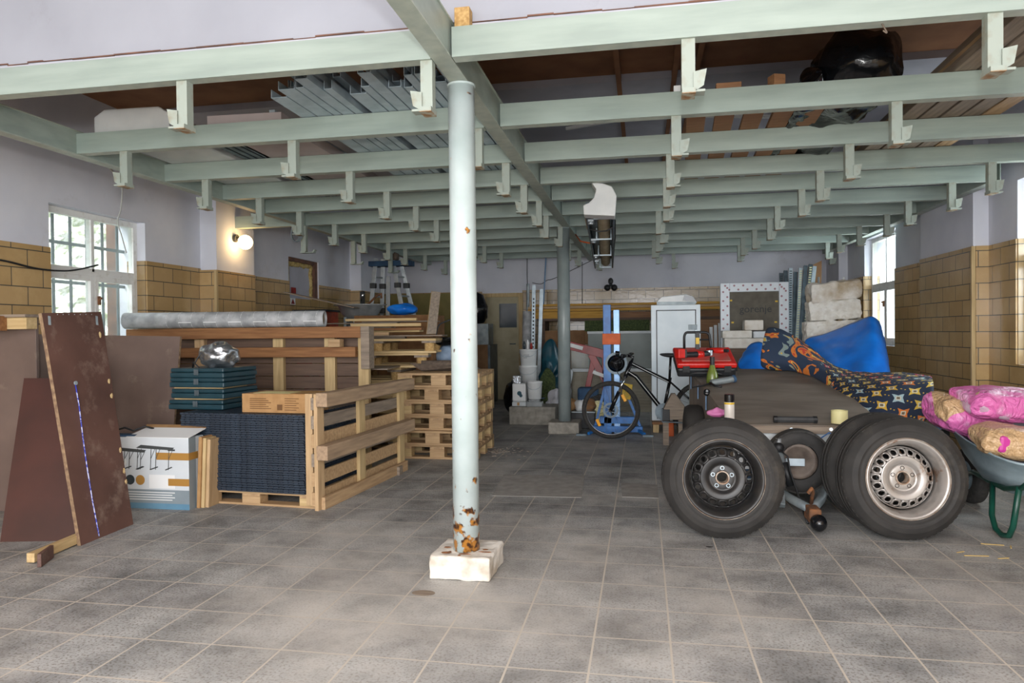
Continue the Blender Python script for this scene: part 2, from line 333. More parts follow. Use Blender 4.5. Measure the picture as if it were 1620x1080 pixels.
che = mth('MAXIMUM', ax_, ay_); mn = mth('MINIMUM', ax_, ay_)
star = mth('SUBTRACT', che, mth('MULTIPLY', mn, .35))
frame = mth('MULTIPLY', mth('LESS_THAN', star, .255), mth('GREATER_THAN', che, .17))
inner = mth('LESS_THAN', che, .10); light_ = mth('LESS_THAN', che, .17)
cb = nd('ShaderNodeCombineXYZ'); L.new(colm, cb.inputs[0]); L.new(row, cb.inputs[1])
wnz = nd('ShaderNodeTexWhiteNoise'); L.new(cb.outputs[0], wnz.inputs['Vector'])
ramp = nd('ShaderNodeValToRGB'); ramp.color_ramp.interpolation = 'CONSTANT'
els = ramp.color_ramp.elements; els[0].color = lin('c9a23a'); els[1].position = .45; els[1].color = lin('b5323c')
for p_, c_ in ((.62, 'd57a33'), (.76, '9db7bd'), (.88, 'd0b24a')):
    e = els.new(p_); e.color = lin(c_)
L.new(wnz.outputs['Value'], ramp.inputs[0])
def mixc(f, a, bcol):
    n = nd('ShaderNodeMix', data_type='RGBA'); L.new(f, n.inputs['Factor'])
    for s, v in (('A', a), ('B', bcol)):
        if isinstance(v, str): n.inputs[s].default_value = lin(v)
        else: L.new(v, n.inputs[s])
    return n.outputs['Result']
c0 = mixc(light_, '1f2b40', 'c9c7b4')
c0 = mixc(frame, c0, ramp.outputs[0]); c0 = mixc(inner, c0, '6a5c48')
dn = nd('ShaderNodeVectorMath', operation='LENGTH'); cc = nd('ShaderNodeCombineXYZ')
L.new(mth('SUBTRACT', mth('ABSOLUTE', fx_), .62), cc.inputs[0]); L.new(mth('SUBTRACT', mth('ABSOLUTE', fy_), .0), cc.inputs[1]); L.new(cc.outputs[0], dn.inputs[0])
c0 = mixc(mth('LESS_THAN', dn.outputs['Value'], .055), c0, 'c9a23a')
L.new(c0, b.inputs['Base Color']); b.inputs['Roughness'].default_value = .85; MT['patterned_cloth'] = m
# the other end of the cloth carries big loose motifs
m = bpy.data.materials.new('motif_cloth'); m.use_nodes = True; N, L, b = nodes(m)
tc = nd('ShaderNodeTexCoord'); vo = nd('ShaderNodeTexNoise'); vo.inputs['Scale'].default_value = 5.2; vo.inputs['Detail'].default_value = 1.2; vo.inputs['Distortion'].default_value = 1.4; L.new(tc.outputs['UV'], vo.inputs['Vector'])
rp = nd('ShaderNodeValToRGB'); rp.color_ramp.interpolation = 'CONSTANT'; e = rp.color_ramp.elements
e[0].color = lin('c9a645'); e[1].position = .33; e[1].color = lin('7f8f8c')
for p_, c_ in ((.385, '27364c'), (.58, 'c9742f'), (.635, 'b53a2c'), (.665, 'd5b04a'), (.71, '27364c')):
    q = e.new(p_); q.color = lin(c_)
L.new(vo.outputs[0], rp.inputs[0]); L.new(rp.outputs[0], b.inputs['Base Color']); b.inputs['Roughness'].default_value = .85; MT['motif_cloth'] = m

# ------------------------------------------------------------------ mesh helpers
class MB:
    def __init__(s): s.v = []; s.f = []; s.mi = []; s.uv = None; s.m = 0; s.T = None
    def add(s, vs, fs):
        o = len(s.v)
        s.v += [tuple(s.T @ Vector(p)) if s.T else tuple(p) for p in vs]
        for f in fs: s.f.append(tuple(i+o for i in f)); s.mi.append(s.m)
        return s
    def bx(s, x0, x1, y0, y1, z0, z1):
        return s.add([(x0, y0, z0), (x1, y0, z0), (x1, y1, z0), (x0, y1, z0), (x0, y0, z1), (x1, y0, z1), (x1, y1, z1), (x0, y1, z1)],
                     [(0, 3, 2, 1), (4, 5, 6, 7), (0, 1, 5, 4), (1, 2, 6, 5), (2, 3, 7, 6), (3, 0, 4, 7)])
    def box(s, c, d, M=None):
        x, y, z = d[0]/2, d[1]/2, d[2]/2
        vs = [Vector((a*x, b_*y, c_*z)) for c_ in (-1, 1) for a, b_ in ((-1, -1), (1, -1), (1, 1), (-1, 1))]
        if M: vs = [M @ p for p in vs]
        c = Vector(c)
        return s.add([p+c for p in vs], [(0, 3, 2, 1), (4, 5, 6, 7), (0, 1, 5, 4), (1, 2, 6, 5), (2, 3, 7, 6), (3, 0, 4, 7)])
    def bar(s, p0, p1, w_, h_, up=(0, 0, 1)):       # rectangular bar from p0 to p1
        p0, p1 = Vector(p0), Vector(p1); d = (p1-p0); ln = d.length; d.normalize(); u = Vector(up)
        x = d.cross(u)
        if x.length < 1e-4: x = d.cross(Vector((0, 1, 0)))
        x.normalize(); u = x.cross(d)
        M = Matrix((x, d, u)).transposed()
        return s.box((p0+p1)/2, (w_, ln, h_), M)
    def tube(s, pts, r, n=10, cap=True, closed=False):
        pts = [Vector(p) for p in pts]; k = len(pts); rs = r if isinstance(r, (list, tuple)) else [r]*k
        vs = []; prev = None
        for i, p in enumerate(pts):
            if closed: t = pts[(i+1) % k]-pts[i-1]
            else: t = pts[min(i+1, k-1)]-pts[max(i-1, 0)]
            if t.length < 1e-9: t = Vector((0, 0, 1))
            t.normalize()
            if prev is None:
                a = t.cross(Vector((0, 0, 1)))
                if a.length < 1e-3: a = t.cross(Vector((0, 1, 0)))
            else: a = prev-t*prev.dot(t)
            a.normalize(); prev = a; bb = t.cross(a)
            for j in range(n):
                th = 2*PI*j/n; vs.append(p+(a*math.cos(th)+bb*math.sin(th))*rs[i])
        fs = []
        for i in range(k if closed else k-1):
            for j in range(n):
                q = (i+1) % k
                fs.append((i*n+j, i*n+(j+1) % n, q*n+(j+1) % n, q*n+j))
        if cap and not closed: fs += [tuple(range(n-1, -1, -1)), tuple((k-1)*n+j for j in range(n))]
        return s.add(vs, fs)
    def cyl(s, p0, p1, r, n=16): return s.tube([p0, p1], r, n)
    def lathe(s, prof, n=32, M=None, closed=False):  # prof: (r,z) around Z
        vs = []; M = M or Matrix.Identity(4)
        for r, z in prof:
            for j in range(n):
                th = 2*PI*j/n; vs.append(M @ Vector((r*math.cos(th), r*math.sin(th), z)))
        k = len(prof); fs = []
        for i in range(k if closed else k-1):
            q = (i+1) % k
            for j in range(n): fs.append((i*n+j, i*n+(j+1) % n, q*n+(j+1) % n, q*n+j))
        return s.add(vs, fs)
    def prism(s, poly, d, M=None):                   # poly in XZ extruded along +Y by d
        M = M or Matrix.Identity(4); n = len(poly)
        vs = [M @ Vector((x, 0, z)) for x, z in poly]+[M @ Vector((x, d, z)) for x, z in poly]
        return s.add(vs, [tuple(range(n)), tuple(range(2*n-1, n-1, -1))]+[(i, (i+1) % n, n+(i+1) % n, n+i)[::-1] for i in range(n)])
    def ell(s, c, r, n=14, k=9, M=None, rough=0, seed=0):
        vs = []; c = Vector(c)
        for i in range(k+1):
            ph = PI*i/k
            for j in range(n):
                th = 2*PI*j/n; p = Vector((math.sin(ph)*math.cos(th)*r[0], math.sin(ph)*math.sin(th)*r[1], math.cos(ph)*r[2]))
                if rough: p *= 1+rough*noise.noise(p.normalized()*2.3+Vector((seed, seed*.7, 0)))
                if M: p = M @ p
                vs.append(p+c)
        fs = [(i*n+j, (i+1)*n+j, (i+1)*n+(j+1) % n, i*n+(j+1) % n) for i in range(k) for j in range(n)]
        return s.add(vs, fs)
    def build(s, name, mats, parent=None, smooth=False, bevel=0, sub=0, solid=0, loc=None):
        me = bpy.data.meshes.new(name); me.from_pydata(s.v, [], s.f)
        for m_ in ([mats] if isinstance(mats, str) else mats): me.materials.append(MT[m_])
        for p, i in zip(me.polygons, s.mi): p.material_index = i; p.use_smooth = smooth
        me.validate(); me.update()
        o = bpy.data.objects.new(name, me); COL.objects.link(o)
        if loc is not None:
            loc = Vector(loc)
            for v_ in me.vertices: v_.co -= loc
            o.location = loc
        if parent is not None:
            o.parent = parent
        if sub: mo = o.modifiers.new('s', 'SUBSURF'); mo.levels = sub; mo.render_levels = sub
        if solid: mo = o.modifiers.new('t', 'SOLIDIFY'); mo.thickness = solid; mo.offset = 0
        if bevel: mo = o.modifiers.new('b', 'BEVEL'); mo.width = bevel; mo.segments = 2; mo.limit_method = 'ANGLE'
        return o

def tag(o, label, cat, group=None, kind=None):
    if label: o['label'] = label
    if cat: o['category'] = cat
    if group: o['group'] = group
    if kind: o['kind'] = kind
    return o
def thing(name, label, cat, loc=(0, 0, 0), rz=0, group=None, rot=None):
    o = bpy.data.objects.new(name, None); COL.objects.link(o); o.empty_display_size = .1
    o.location = loc; o.rotation_euler = rot if rot else (0, 0, rz)
    return tag(o, label, cat, group)
def struct(o): o['kind'] = 'structure'; return o
def kids(o): return [c for c in bpy.data.objects if c.parent == o]
def dup(root, loc=None, rot=None, label=None, group=None, scale=None):
    def cp(o, par):
        c = o.copy(); COL.objects.link(c)
        if par is not None: c.parent = par
        for k in kids(o): cp(k, c)
        return c
    r = cp(root, None)
    if loc is not None: r.location = loc
    if rot is not None: r.rotation_euler = rot
    if scale: r.scale = scale
    if label: r['label'] = label
    if group: r['group'] = group
    return r
def text(name, body, size, M, m_, parent=None, ex=.0008, align='CENTER'):
    c = bpy.data.curves.new(name, 'FONT'); c.body = body; c.size = size; c.extrude = ex; c.align_x = align; c.align_y = 'CENTER'; c.resolution_u = 3
    o = bpy.data.objects.new(name, c); COL.objects.link(o); bpy.context.view_layer.update()
    me = bpy.data.meshes.new_from_object(o); bpy.data.objects.remove(o)
    me.transform(M); me.materials.clear(); me.materials.append(MT[m_])
    q = bpy.data.objects.new(name, me); COL.objects.link(q)
    if parent is not None: q.parent = parent
    return q
def patch(rows, sub=2, thick=.004, uvs=1.0):
    """cloth sheet through rows of (px,py,depth) survey points; returns mesh object data"""
    mb = MB(); R_ = len(rows); C_ = len(rows[0])
    P = [[A(*p) for p in r] for r in rows]
    mb.add([p for r in P for p in r], [(i*C_+j, i*C_+j+1, (i+1)*C_+j+1, (i+1)*C_+j) for i in range(R_-1) for j in range(C_-1)])
    # uv from arc length
    U = [[0]*C_ for _ in range(R_)]; V = [[0]*C_ for _ in range(R_)]
    for i in range(R_):
        for j in range(1, C_): U[i][j] = U[i][j-1]+(P[i][j]-P[i][j-1]).length
    for j in range(C_):
        for i in range(1, R_): V[i][j] = V[i-1][j]-(P[i][j]-P[i-1][j]).length
    mb.uv = [(U[i][j]*uvs, V[i][j]*uvs) for i in range(R_) for j in range(C_)]
    return mb
def set_uv(o, uv):
    l = o.data.uv_layers.new(name='uv')
    for lp in o.data.loops: l.data[lp.index].uv = uv[lp.vertex_index]
def Rz(a): return Matrix.Rotation(a, 3, 'Z')

# ------------------------------------------------------------------ the room
XL, XR, YB, TT = -4.85, 3.13, 12.5, 1.955
CX = -.885
HC = 3.35
def wall_with_holes(name, axis, pos, a0, a1, z0, z1, th, holes, m_):
    """vertical wall slab; holes (a0,a1,z0,z1)"""
    mb = MB(); As = sorted({a0, a1, *[h[0] for h in holes], *[h[1] for h in holes]}); Zs = sorted({z0, z1, *[h[2] for h in holes], *[h[3] for h in holes]})
    As = [a for a in As if a0 <= a <= a1]; Zs = [z for z in Zs if z0 <= z <= z1]
    for i in range(len(As)-1):
        for j in range(len(Zs)-1):
            ca, cz = (As[i]+As[i+1])/2, (Zs[j]+Zs[j+1])/2
            if any(h[0] < ca < h[1] and h[2] < cz < h[3] for h in holes): continue
            if axis == 'X': mb.bx(*sorted((pos, pos+th)), As[i], As[i+1], Zs[j], Zs[j+1])
            else: mb.bx(As[i], As[i+1], *sorted((pos, pos+th)), Zs[j], Zs[j+1])
    return struct(mb.build(name, m_))
mb = MB(); mb.bx(-6.5, 5, -4.6, 13.5, -.1, 0); struct(mb.build('floor', 'floor_tiles'))
W1 = (5.10, 6.26, .95, 2.33); W2 = (9.15, 10.08, 1.72, 2.30); W3 = (9.63, 10.9, .98, 2.47); W4 = (5.55, 6.69, .89, 2.45)
wall_with_holes('wall_left', 'X', XL, -4.6, YB+.3, 0, HC, -.3, [W1, W2], 'plaster')
wall_with_holes('wall_right', 'X', XR, -4.6, YB+.3, 0, HC, .3, [W3, W4], 'plaster')
DX0, DX1, DZ = A(768, 540, YB).x, A(823, 540, YB).x, A(800, 468, YB).z
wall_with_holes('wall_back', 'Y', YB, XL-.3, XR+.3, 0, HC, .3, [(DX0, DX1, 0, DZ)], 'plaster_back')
# pilasters and tile dado are trim of the room
n_trim = [0]
def trim(mb, m_, bevel=0):
    n_trim[0] += 1; return struct(mb.build('trim_%d' % n_trim[0], m_, bevel=bevel))
for y0, y1 in ((7.15, 7.92), (11.25, YB)):
    trim(MB().bx(XL, XL+.2, y0, y1, 0, 3.3), 'plaster'); trim(MB().bx(XL, XL+.212, y0-.012, y1, 0, TT-.02), 'tiles_side')
for y0, y1 in ((7.2, 8.45), (11.75, YB)):
    trim(MB().bx(XR-.13, XR, y0, y1, 0, 3.3), 'plaster'); trim(MB().bx(XR-.142, XR, y0-.012, y1, 0, TT), 'tiles_side')
trim(MB().bx(XR-.155, XR-.12, 7.17, 7.20, 0, TT), 'wood_pale_z', .004)
# front face of pilasters needs tiles in the cross direction
trim(MB().bx(XR-.12, XR, 7.165, 7.188, 0, TT), 'tiles_front'); trim(MB().bx(XL, XL+.21, 7.115, 7.138, 0, TT-.02), 'tiles_front')
trim(MB().bx(XL+.19, XL+.222, 7.105, 7.14, 0, TT-.02), 'wood_pale_z', .004)
def dado(x, th, segs, m_='tiles_side'):
    mb = MB()
    for y0, y1, z1 in segs: mb.bx(*sorted((x, x+th)), y0, y1, 0, z1)
    return trim(mb, m_)
dado(XL, .014, [(-4.6, W1[0], TT), (W1[0], W1[1], W1[2]), (W1[1], 7.13, TT), (7.9, W2[0], TT), (W2[0], W2[1], W2[2]), (W2[1], 11.25, TT)])
dado(XR, -.014, [(-4.6, W4[0], TT), (W4[0], W4[1], W4[2]), (W4[1], 7.2, TT), (8.45, W3[0], TT), (W3[0], W3[1], W3[2]), (W3[1], 11.75, TT)])
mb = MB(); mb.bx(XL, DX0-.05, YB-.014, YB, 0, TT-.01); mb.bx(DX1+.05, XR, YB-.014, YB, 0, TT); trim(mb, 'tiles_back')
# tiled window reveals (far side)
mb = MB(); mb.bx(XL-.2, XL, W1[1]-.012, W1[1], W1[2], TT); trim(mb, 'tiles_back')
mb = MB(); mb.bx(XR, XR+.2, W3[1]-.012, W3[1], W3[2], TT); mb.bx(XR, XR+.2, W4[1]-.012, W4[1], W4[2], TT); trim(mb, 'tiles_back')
# ceilings and the lintel in front of the steel frame
struct(MB().bx(XL-.3, XR+.3, -4.6, 6.0, HC, HC+.1).build('ceiling', 'ceiling_brown'))
struct(MB().bx(XL-.3, XR+.3, 6.0, YB+.3, HC-.06, HC+.1).build('ceiling_rear', 'ceiling_grey'))
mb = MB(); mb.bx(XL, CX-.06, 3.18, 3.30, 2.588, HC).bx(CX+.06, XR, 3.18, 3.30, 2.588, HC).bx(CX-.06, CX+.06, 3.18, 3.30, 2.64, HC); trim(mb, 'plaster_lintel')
random.seed(44)
for xa, xb in ((XL, CX-.08), (CX+.08, XR)):        # old brick edge showing in the crack over the beam, with a strip of fallen plaster
    mb = MB(); x = xa
    while x < xb:
        x2 = min(xb, x+random.uniform(.08, .3)); h_ = random.uniform(.003, .009); z_ = 2.628+random.uniform(-.004, .006); mb.bx(x, x2, 3.172, 3.181, z_, z_+h_); x = x2
    trim(mb, 'brick_out'); trim(MB().bx(xa, xb, 3.174, 3.181, 2.588, 2.625), 'ceiling_grey')
for x in (-.2, .25, .42):
    trim(MB().bx(x, x+.04, 3.4, 9.5, HC-.075, HC-.0), 'ceiling_brown')
mb = MB(); mb.bar((-.75, 7.2, HC-.08), (.05, 7.0, HC-.055), .03, .03); mb.bar((.05, 7.0, HC-.055), (1.5, 7.3, HC-.08), .03, .03); trim(mb, 'window_paint')

# ------------------------------------------------------------------ windows and door
def casement(name, x, side, w_, panes_y, z_mid, bars=True):
    y0, y1, z0, z1 = w_; f = .055; xf = x+side*.09
    e = bpy.data.objects.new(name, None); COL.objects.link(e); struct(e); e.location = (xf, (y0+y1)/2, z0)
    def b(nm, mb, m_, bev=0, par=e):
        o = mb.build(nm, m_, bevel=bev); o.parent = par
        for v in o.data.vertices: v.co -= e.location if par is e else Vector((0, 0, 0))
        return o
    X = sorted((xf, xf+side*.06))
    mb = MB(); mb.bx(*X, y0, y0+f, z0, z1).bx(*X, y1-f, y1, z0, z1).bx(*X, y0+f, y1-f, z1-f, z1).bx(*X, y0+f, y1-f, z0, z0+f); b('frame', mb, 'window_paint', .004)
    mb = MB(); mb.bx(*X, y0+f, y1-f, z_mid-.04, z_mid+.03); b('transom', mb, 'window_paint', .004)
    ym = (y0+y1)/2
    mb = MB(); mb.bx(*X, ym-.018, ym+.018, z_mid, z1-f); b('mullion', mb, 'window_paint', .003)
    Xs = sorted((xf-side*.012, xf+side*.045))
    for a0, a1 in ((y0+f, ym-.003), (ym+.003, y1-f)):
        mb = MB(); s_ = .045
        mb.bx(*Xs, a0, a0+s_, z0+f, z_mid-.04).bx(*Xs, a1-s_, a1, z0+f, z_mid-.04).bx(*Xs, a0+s_, a1-s_, z0+f, z0+f+s_).bx(*Xs, a0+s_, a1-s_, z_mid-.04-s_, z_mid-.04)
        b('sash', mb, 'window_paint', .003)
        mb = MB(); mb.bx(xf+side*.02-.002, xf+side*.02+.002, a0+s_, a1-s_, z0+f+s_, z_mid-.04-s_); b('pane', mb, 'pane')
        mb = MB(); mb.bx(xf+side*.02-.002, xf+side*.02+.002, a0 if a0 < ym-.1 else ym+.018, a1 if a1 > ym+.1 else ym-.018, z_mid+.03, z1-f); b('pane', mb, 'pane')
    mb = MB(); mb.bx(*sorted((xf-side*.012, xf-side*.035)), ym+.03, ym+.05, z_mid-.3, z_mid-.22); mb.bx(*sorted((xf-side*.035, xf-side*.05)), ym+.03, ym+.05, z_mid-.25, z_mid-.23+.0); b('latch', mb, 'rust')
    if bars:
        xb = x+side*.24
        mb = MB(); k = 6
        for i in range(k):
            yy = y0+(y1-y0)*(i+.5)/k; mb.cyl((xb, yy, z0), (xb, yy, z1), .013, 8)
        for zz in (z0+.25, z0+.75, z1-.28): mb.bx(xb-.005, xb+.005, y0, y1, zz-.015, zz+.015)
        b('security_bars', mb, 'bar_iron')
    return e
casement('window_1', XL, -1, W1, 2, 1.80)
casement('window_2', XR, 1, W3, 2, 1.80, False)
casement('window_3', XR, 1, W4, 2, 1.80, False)
e = bpy.data.objects.new('window_4', None); COL.objects.link(e); struct(e)
y0, y1, z0, z1 = W2
mb = MB(); mb.bx(XL-.12, XL-.08, y0, y1-.1, z0, z1-.07); mb.build('board', 'ceiling_grey', e)
mb = MB()
random.seed(3)
for i in range(22):
    t = i/21; mb.ell((XL-.075, y0+t*(y1-y0-.1), z1-.08+random.uniform(-.015, .015)), (.03, .05, .03), 8, 6, rough=.4, seed=i)
for i in range(14):
    t = i/13; mb.ell((XL-.075, y1-.13+random.uniform(-.02, .02), z1-.1-t*(z1-z0-.15)), (.03, .03, .05), 8, 6, rough=.4, seed=i+40)
mb.bx(XL-.08, XL-.07, y0+.12, y0+.15, z0, z1-.08)
mb.build('mounting_foam', 'pump_foam', e, smooth=True)
mb = MB(); mb.bx(XL-.13, XL-.02, y0, y1, z1-.05, z1).bx(XL-.13, XL-.02, y1-.09, y1, z0, z1-.05); mb.build('raw_edge', 'brick_out', e)
# outside world seen through the windows
struct(MB().bx(-40, 30, -20, 50, -.5, -.35).build('ground_outside', 'yard_ground'))
o = MB().bx(-9.2, -8.2, 5.5, 13.5, -.4, 4.6).build('hedge_outside', 'hedge'); struct(o)
mo = o.modifiers.new('s', 'SUBSURF'); mo.subdivision_type = 'SIMPLE'; mo.levels = mo.render_levels = 6
tx = bpy.data.textures.new('leaves', 'CLOUDS'); tx.noise_scale = .25; tx.noise_depth = 4
md = o.modifiers.new('d', 'DISPLACE'); md.texture = tx; md.strength = .5; md.texture_coords = 'GLOBAL'
mb = MB(); mb.bx(-5.30, -5.16, 6.27, 6.4, -.3, 3.4); struct(mb.build('wall_outside', 'brick_out'))

# door
e = bpy.data.objects.new('door_1', None); COL.objects.link(e); struct(e)
mb = MB(); t = .07
mb.bx(DX0-.06, DX0+.02, YB-.04, YB+.04, 0, DZ+.05).bx(DX1-.02, DX1+.06, YB-.04, YB+.04, 0, DZ+.05).bx(DX0+.02, DX1-.02, YB-.04, YB+.04, DZ-.02, DZ+.05)
mb.build('door_frame', 'wood_pale_z', e, bevel=.004)
gx0, gx1, gz0, gz1 = A(790, 515, YB).x, A(822, 515, YB).x-.05, A(800, 518, YB).z, A(800, 480, YB).z
mb = MB(); a, c_ = DX0+.02, DX1-.02
mb.bx(a, gx0, YB+.0, YB+.03, 0, DZ-.02).bx(gx1, c_, YB, YB+.03, 0, DZ-.02).bx(gx0, gx1, YB, YB+.03, 0, gz0).bx(gx0, gx1, YB, YB+.03, gz1, DZ-.02)
mb.build('door_leaf', 'cream_door', e)
MB().bx(gx0, gx1, YB+.01, YB+.02, gz0, gz1).build('door_pane', 'door_glass', e)
MB().tube([(c_-.06, YB-.03, 1.0), (c_-.06, YB-.06, 1.0), (c_-.16, YB-.06, 1.0)], .009, 8).build('door_handle', 'galv_dark', e)

# ------------------------------------------------------------------ steel frame
ZB = 2.45; BH = .135
def channel_x(x0, x1, y, z=ZB, h=BH, d=.07, t=.007):   # C profile along X, web towards the camera
    mb = MB(); mb.m = 0
    mb.bx(x0, x1, y, y+t, z, z+h); mb.m = 1; mb.bx(x0, x1, y+t, y+d, z, z+t).bx(x0, x1, y+t, y+d, z+h-t, z+h)
    return mb
ORD = ['nearest', 'second', 'third', 'fourth', 'fifth', 'sixth', 'seventh', 'eighth', 'ninth', 'tenth', 'farthest']
BY = [3.10, 4.20, 5.10, 5.90, 6.65, 7.52, 8.33, 9.22, 9.96, 10.85, 11.75]
def make_hanger(flip):
    s = flip
    mb = MB(); mb.m = 0; L_ = .235
    # box tube body
    mb.bx(-.028, .028, -.02, .03, -L_+.02, 0)
    # hook plate, rising cup at the bottom
    mb.bx(-.028, .028, -.045, .045, -L_, -L_+.02)
    mb.prism([(s*.02, -L_+.09), (s*.075, -L_+.10), (s*.062, -L_+.03), (s*.02, -L_+.005)] if s > 0 else [(s*.02, -L_+.005), (s*.062, -L_+.03), (s*.075, -L_+.10), (s*.02, -L_+.09)], .006, Matrix.Translation((0, -.03, 0)))
    mb.bx(*sorted((s*.028, s*.068)), -.03, .03, -L_+.005, -L_+.015)
    mb.m = 1; mb.bx(-.0285, .0285, -.046, .046, -L_-.003, -L_)
    return mb
HM = {s: None for s in (-1, 1)}
for s in (-1, 1):
    o = make_hanger(s).build('hanger_bracket', ['hanger_paint', 'hanger_rust'], bevel=.003); HM[s] = o.data; bpy.data.objects.remove(o)
def hanger(parent, x, y, z=ZB, s=1, dz=0):
    o = bpy.data.objects.new('hanger_bracket', HM[s]); COL.objects.link(o); o.parent = parent; o.location = Vector((x, y+.035, z+dz))-parent.location; return o
CX = -.885
for i, y in enumerate(BY):
    for side in ('left', 'right'):
        x0, x1 = ((-3.77 if i else XL+.02, CX-.05) if side == 'left' else (CX+.05, (3.1 if i < 4 else 2.92)))
        e = thing('steel_beam', 'pale green steel cross beam %s of the centre beam, %s%s' % (side, ORD[i], ' to the camera' if i == 0 else (' of eleven counting from the camera' if i < 10 else ' from the camera, by the back wall')), 'beam', ((x0+x1)/2, y, ZB), group='steel cross beams of the storage frame')
        mb = channel_x(x0-(x0+x1)/2, x1-(x0+x1)/2, 0, 0); mb.build('channel', ['beam_paint', 'beam_flange'], e)
        if side == 'left': xs = [-3.42, -2.2, -.98+(.0 if i else .03)]
        else: xs = [.2, 1.38]+([2.6] if i >= 3 else [])
        if side == 'left' and i == 0: xs = [-2.2, -.96]
        if i == 10: xs = [xs[0], xs[-1]]
        jit = [0, .0, .0, 0, .02, -.03, .03, 0, -.04, .03, .3][i]
        for x in xs:
            hanger(e, x+jit*(1 if x > -3 else .3), y, s=(-1 if side == 'left' else 1))
# centre beam and side beams along the hall
e = thing('centre_beam', 'long grey green steel beam running down the middle of the frame over both columns', 'beam', (CX, 7.3, ZB))
mb = MB(); y0, y1 = 1.5-7.3, YB-7.3
mb.m = 1; mb.bx(-.045, .045, y0, y1, 0, .008).bx(-.045, .045, y0, y1, .17, .178); mb.m = 0; mb.bx(-.045, -.037, y0, y1, .008, .17).bx(.03, .038, y0, y1, .008, .17)
mb.build('beam_profile', ['beam_paint', 'beam_flange'], e)
for nm, x, s, lab, yy in (('left', -3.80, -1, 'pale green steel side beam running down the left wall', (3.17, 12.4)), ('right', 2.95, 1, 'pale green steel side beam running down the right wall', (6.65, 12.4))):
    e = thing('side_beam', lab, 'beam', (x, 7.6, ZB))
    mb = MB(); y0, y1 = yy[0]-7.6, yy[1]-7.6
    mb.m = 0; mb.bx(-.035, -.028, y0, y1, 0, .15); mb.bx(.028, .035, y0, y1, 0, .15); mb.m = 1; mb.bx(-.04, .04, y0, y1, -.008, 0).bx(-.04, .04, y0, y1, .15, .158)
    mb.build('beam_profile', ['beam_paint', 'beam_flange'], e)
e = thing('tie_beam', 'short steel tie beam above the glowing wall lamp, set into the left pilaster', 'beam', (-4.25, 7.52, ZB))
channel_x(-.40, .41, 0, 0).build('channel', ['beam_paint', 'beam_flange'], e)
for p in ((438, 385, 7.5), (533, 404, 8.9), (652, 425, 10.3)):
    q = A(*p); hd = thing('hanging_hook', 'steel drop hook on the left side beam at %s' % ({438: 'the cable coil by the lamp', 533: 'the small boarded window', 652: 'the top of the ladder'}[p[0]]), 'hook', (-3.80+.02, q.y, ZB), group='long drop hooks on the left side beam')
    mb = MB(); mb.bx(-.03, .03, -.02, .03, -.30, -.008).bx(-.03, .03, -.045, .045, -.32, -.30); mb.bx(.03, .13, -.03, .03, -.32, -.31); mb.prism([(.12, -.32), (.145, -.285), (.13, -.28), (.105, -.31)], .06, Matrix.Translation((0, -.03, 0)))
    mb.build('hook', 'hanger_paint', hd, bevel=.003)

# columns
def column(x, y, r, m_, bs, bh, bm, lab, rot=0):
    e = thing('steel_column', lab, 'column', (x, y, bh))
    MB().cyl((0, 0, 0), (0, 0, ZB-bh-.01), r, 40).build('shaft', m_, e, smooth=False)
    for o in kids(e):
        for p in o.data.polygons: p.use_smooth = len(p.vertices) == 4
    MB().lathe([(r, ZB-bh-.012), (r+.004, ZB-bh-.012), (r+.004, ZB-bh-.002), (0, ZB-bh-.002)], 40).build('cap_plate', m_, e)
    k = MB(); n = 6; s = bs/2
    # rough block
    vs = {}
    import itertools
    ob = MB().bx(-s, s, -s*1.0, s*1.0, 0, bh)
    o = ob.build('column_footing', bm, None, bevel=.012); o.location = (x, y+.02, 0); o.rotation_euler = (0, 0, rot)
    mo = o.modifiers.new('sub', 'SUBSURF'); mo.subdivision_type = 'SIMPLE'; mo.levels = 4; mo.render_levels = 4
    tx = bpy.data.textures.new('lump', 'CLOUDS'); tx.noise_scale = .06
    md = o.modifiers.new('d', 'DISPLACE'); md.texture = tx; md.strength = .016; md.mid_level = .6
    return e, o
e, o = column(CX, 3.46, .0665, 'column_paint', .31, .118, 'white_stone', 'thick pale green painted steel column with rust at its foot, nearest the camera', -.03)
tag(o, 'white painted rough stone block under the nearest steel column', 'footing')
mb = MB(); random.seed(5)
for i in range(7):
    a_, r_ = random.uniform(0, 6.28), random.uniform(.09, .13); mb.ell((math.cos(a_)*r_, math.sin(a_)*r_*.8-.01, .001), (random.uniform(.008, .035), random.uniform(.006, .012), .003), 8, 4, rough=.5, seed=i)
mb.build('rust_flakes', 'rust', e)
e, o = column(A(893, 600, 8.45).x, 8.45, .075, 'column_grey', .37, .14, 'concrete', 'grey painted steel column farther back, beside the white buckets')
tag(o, 'low grey concrete block under the rear steel column', 'footing')

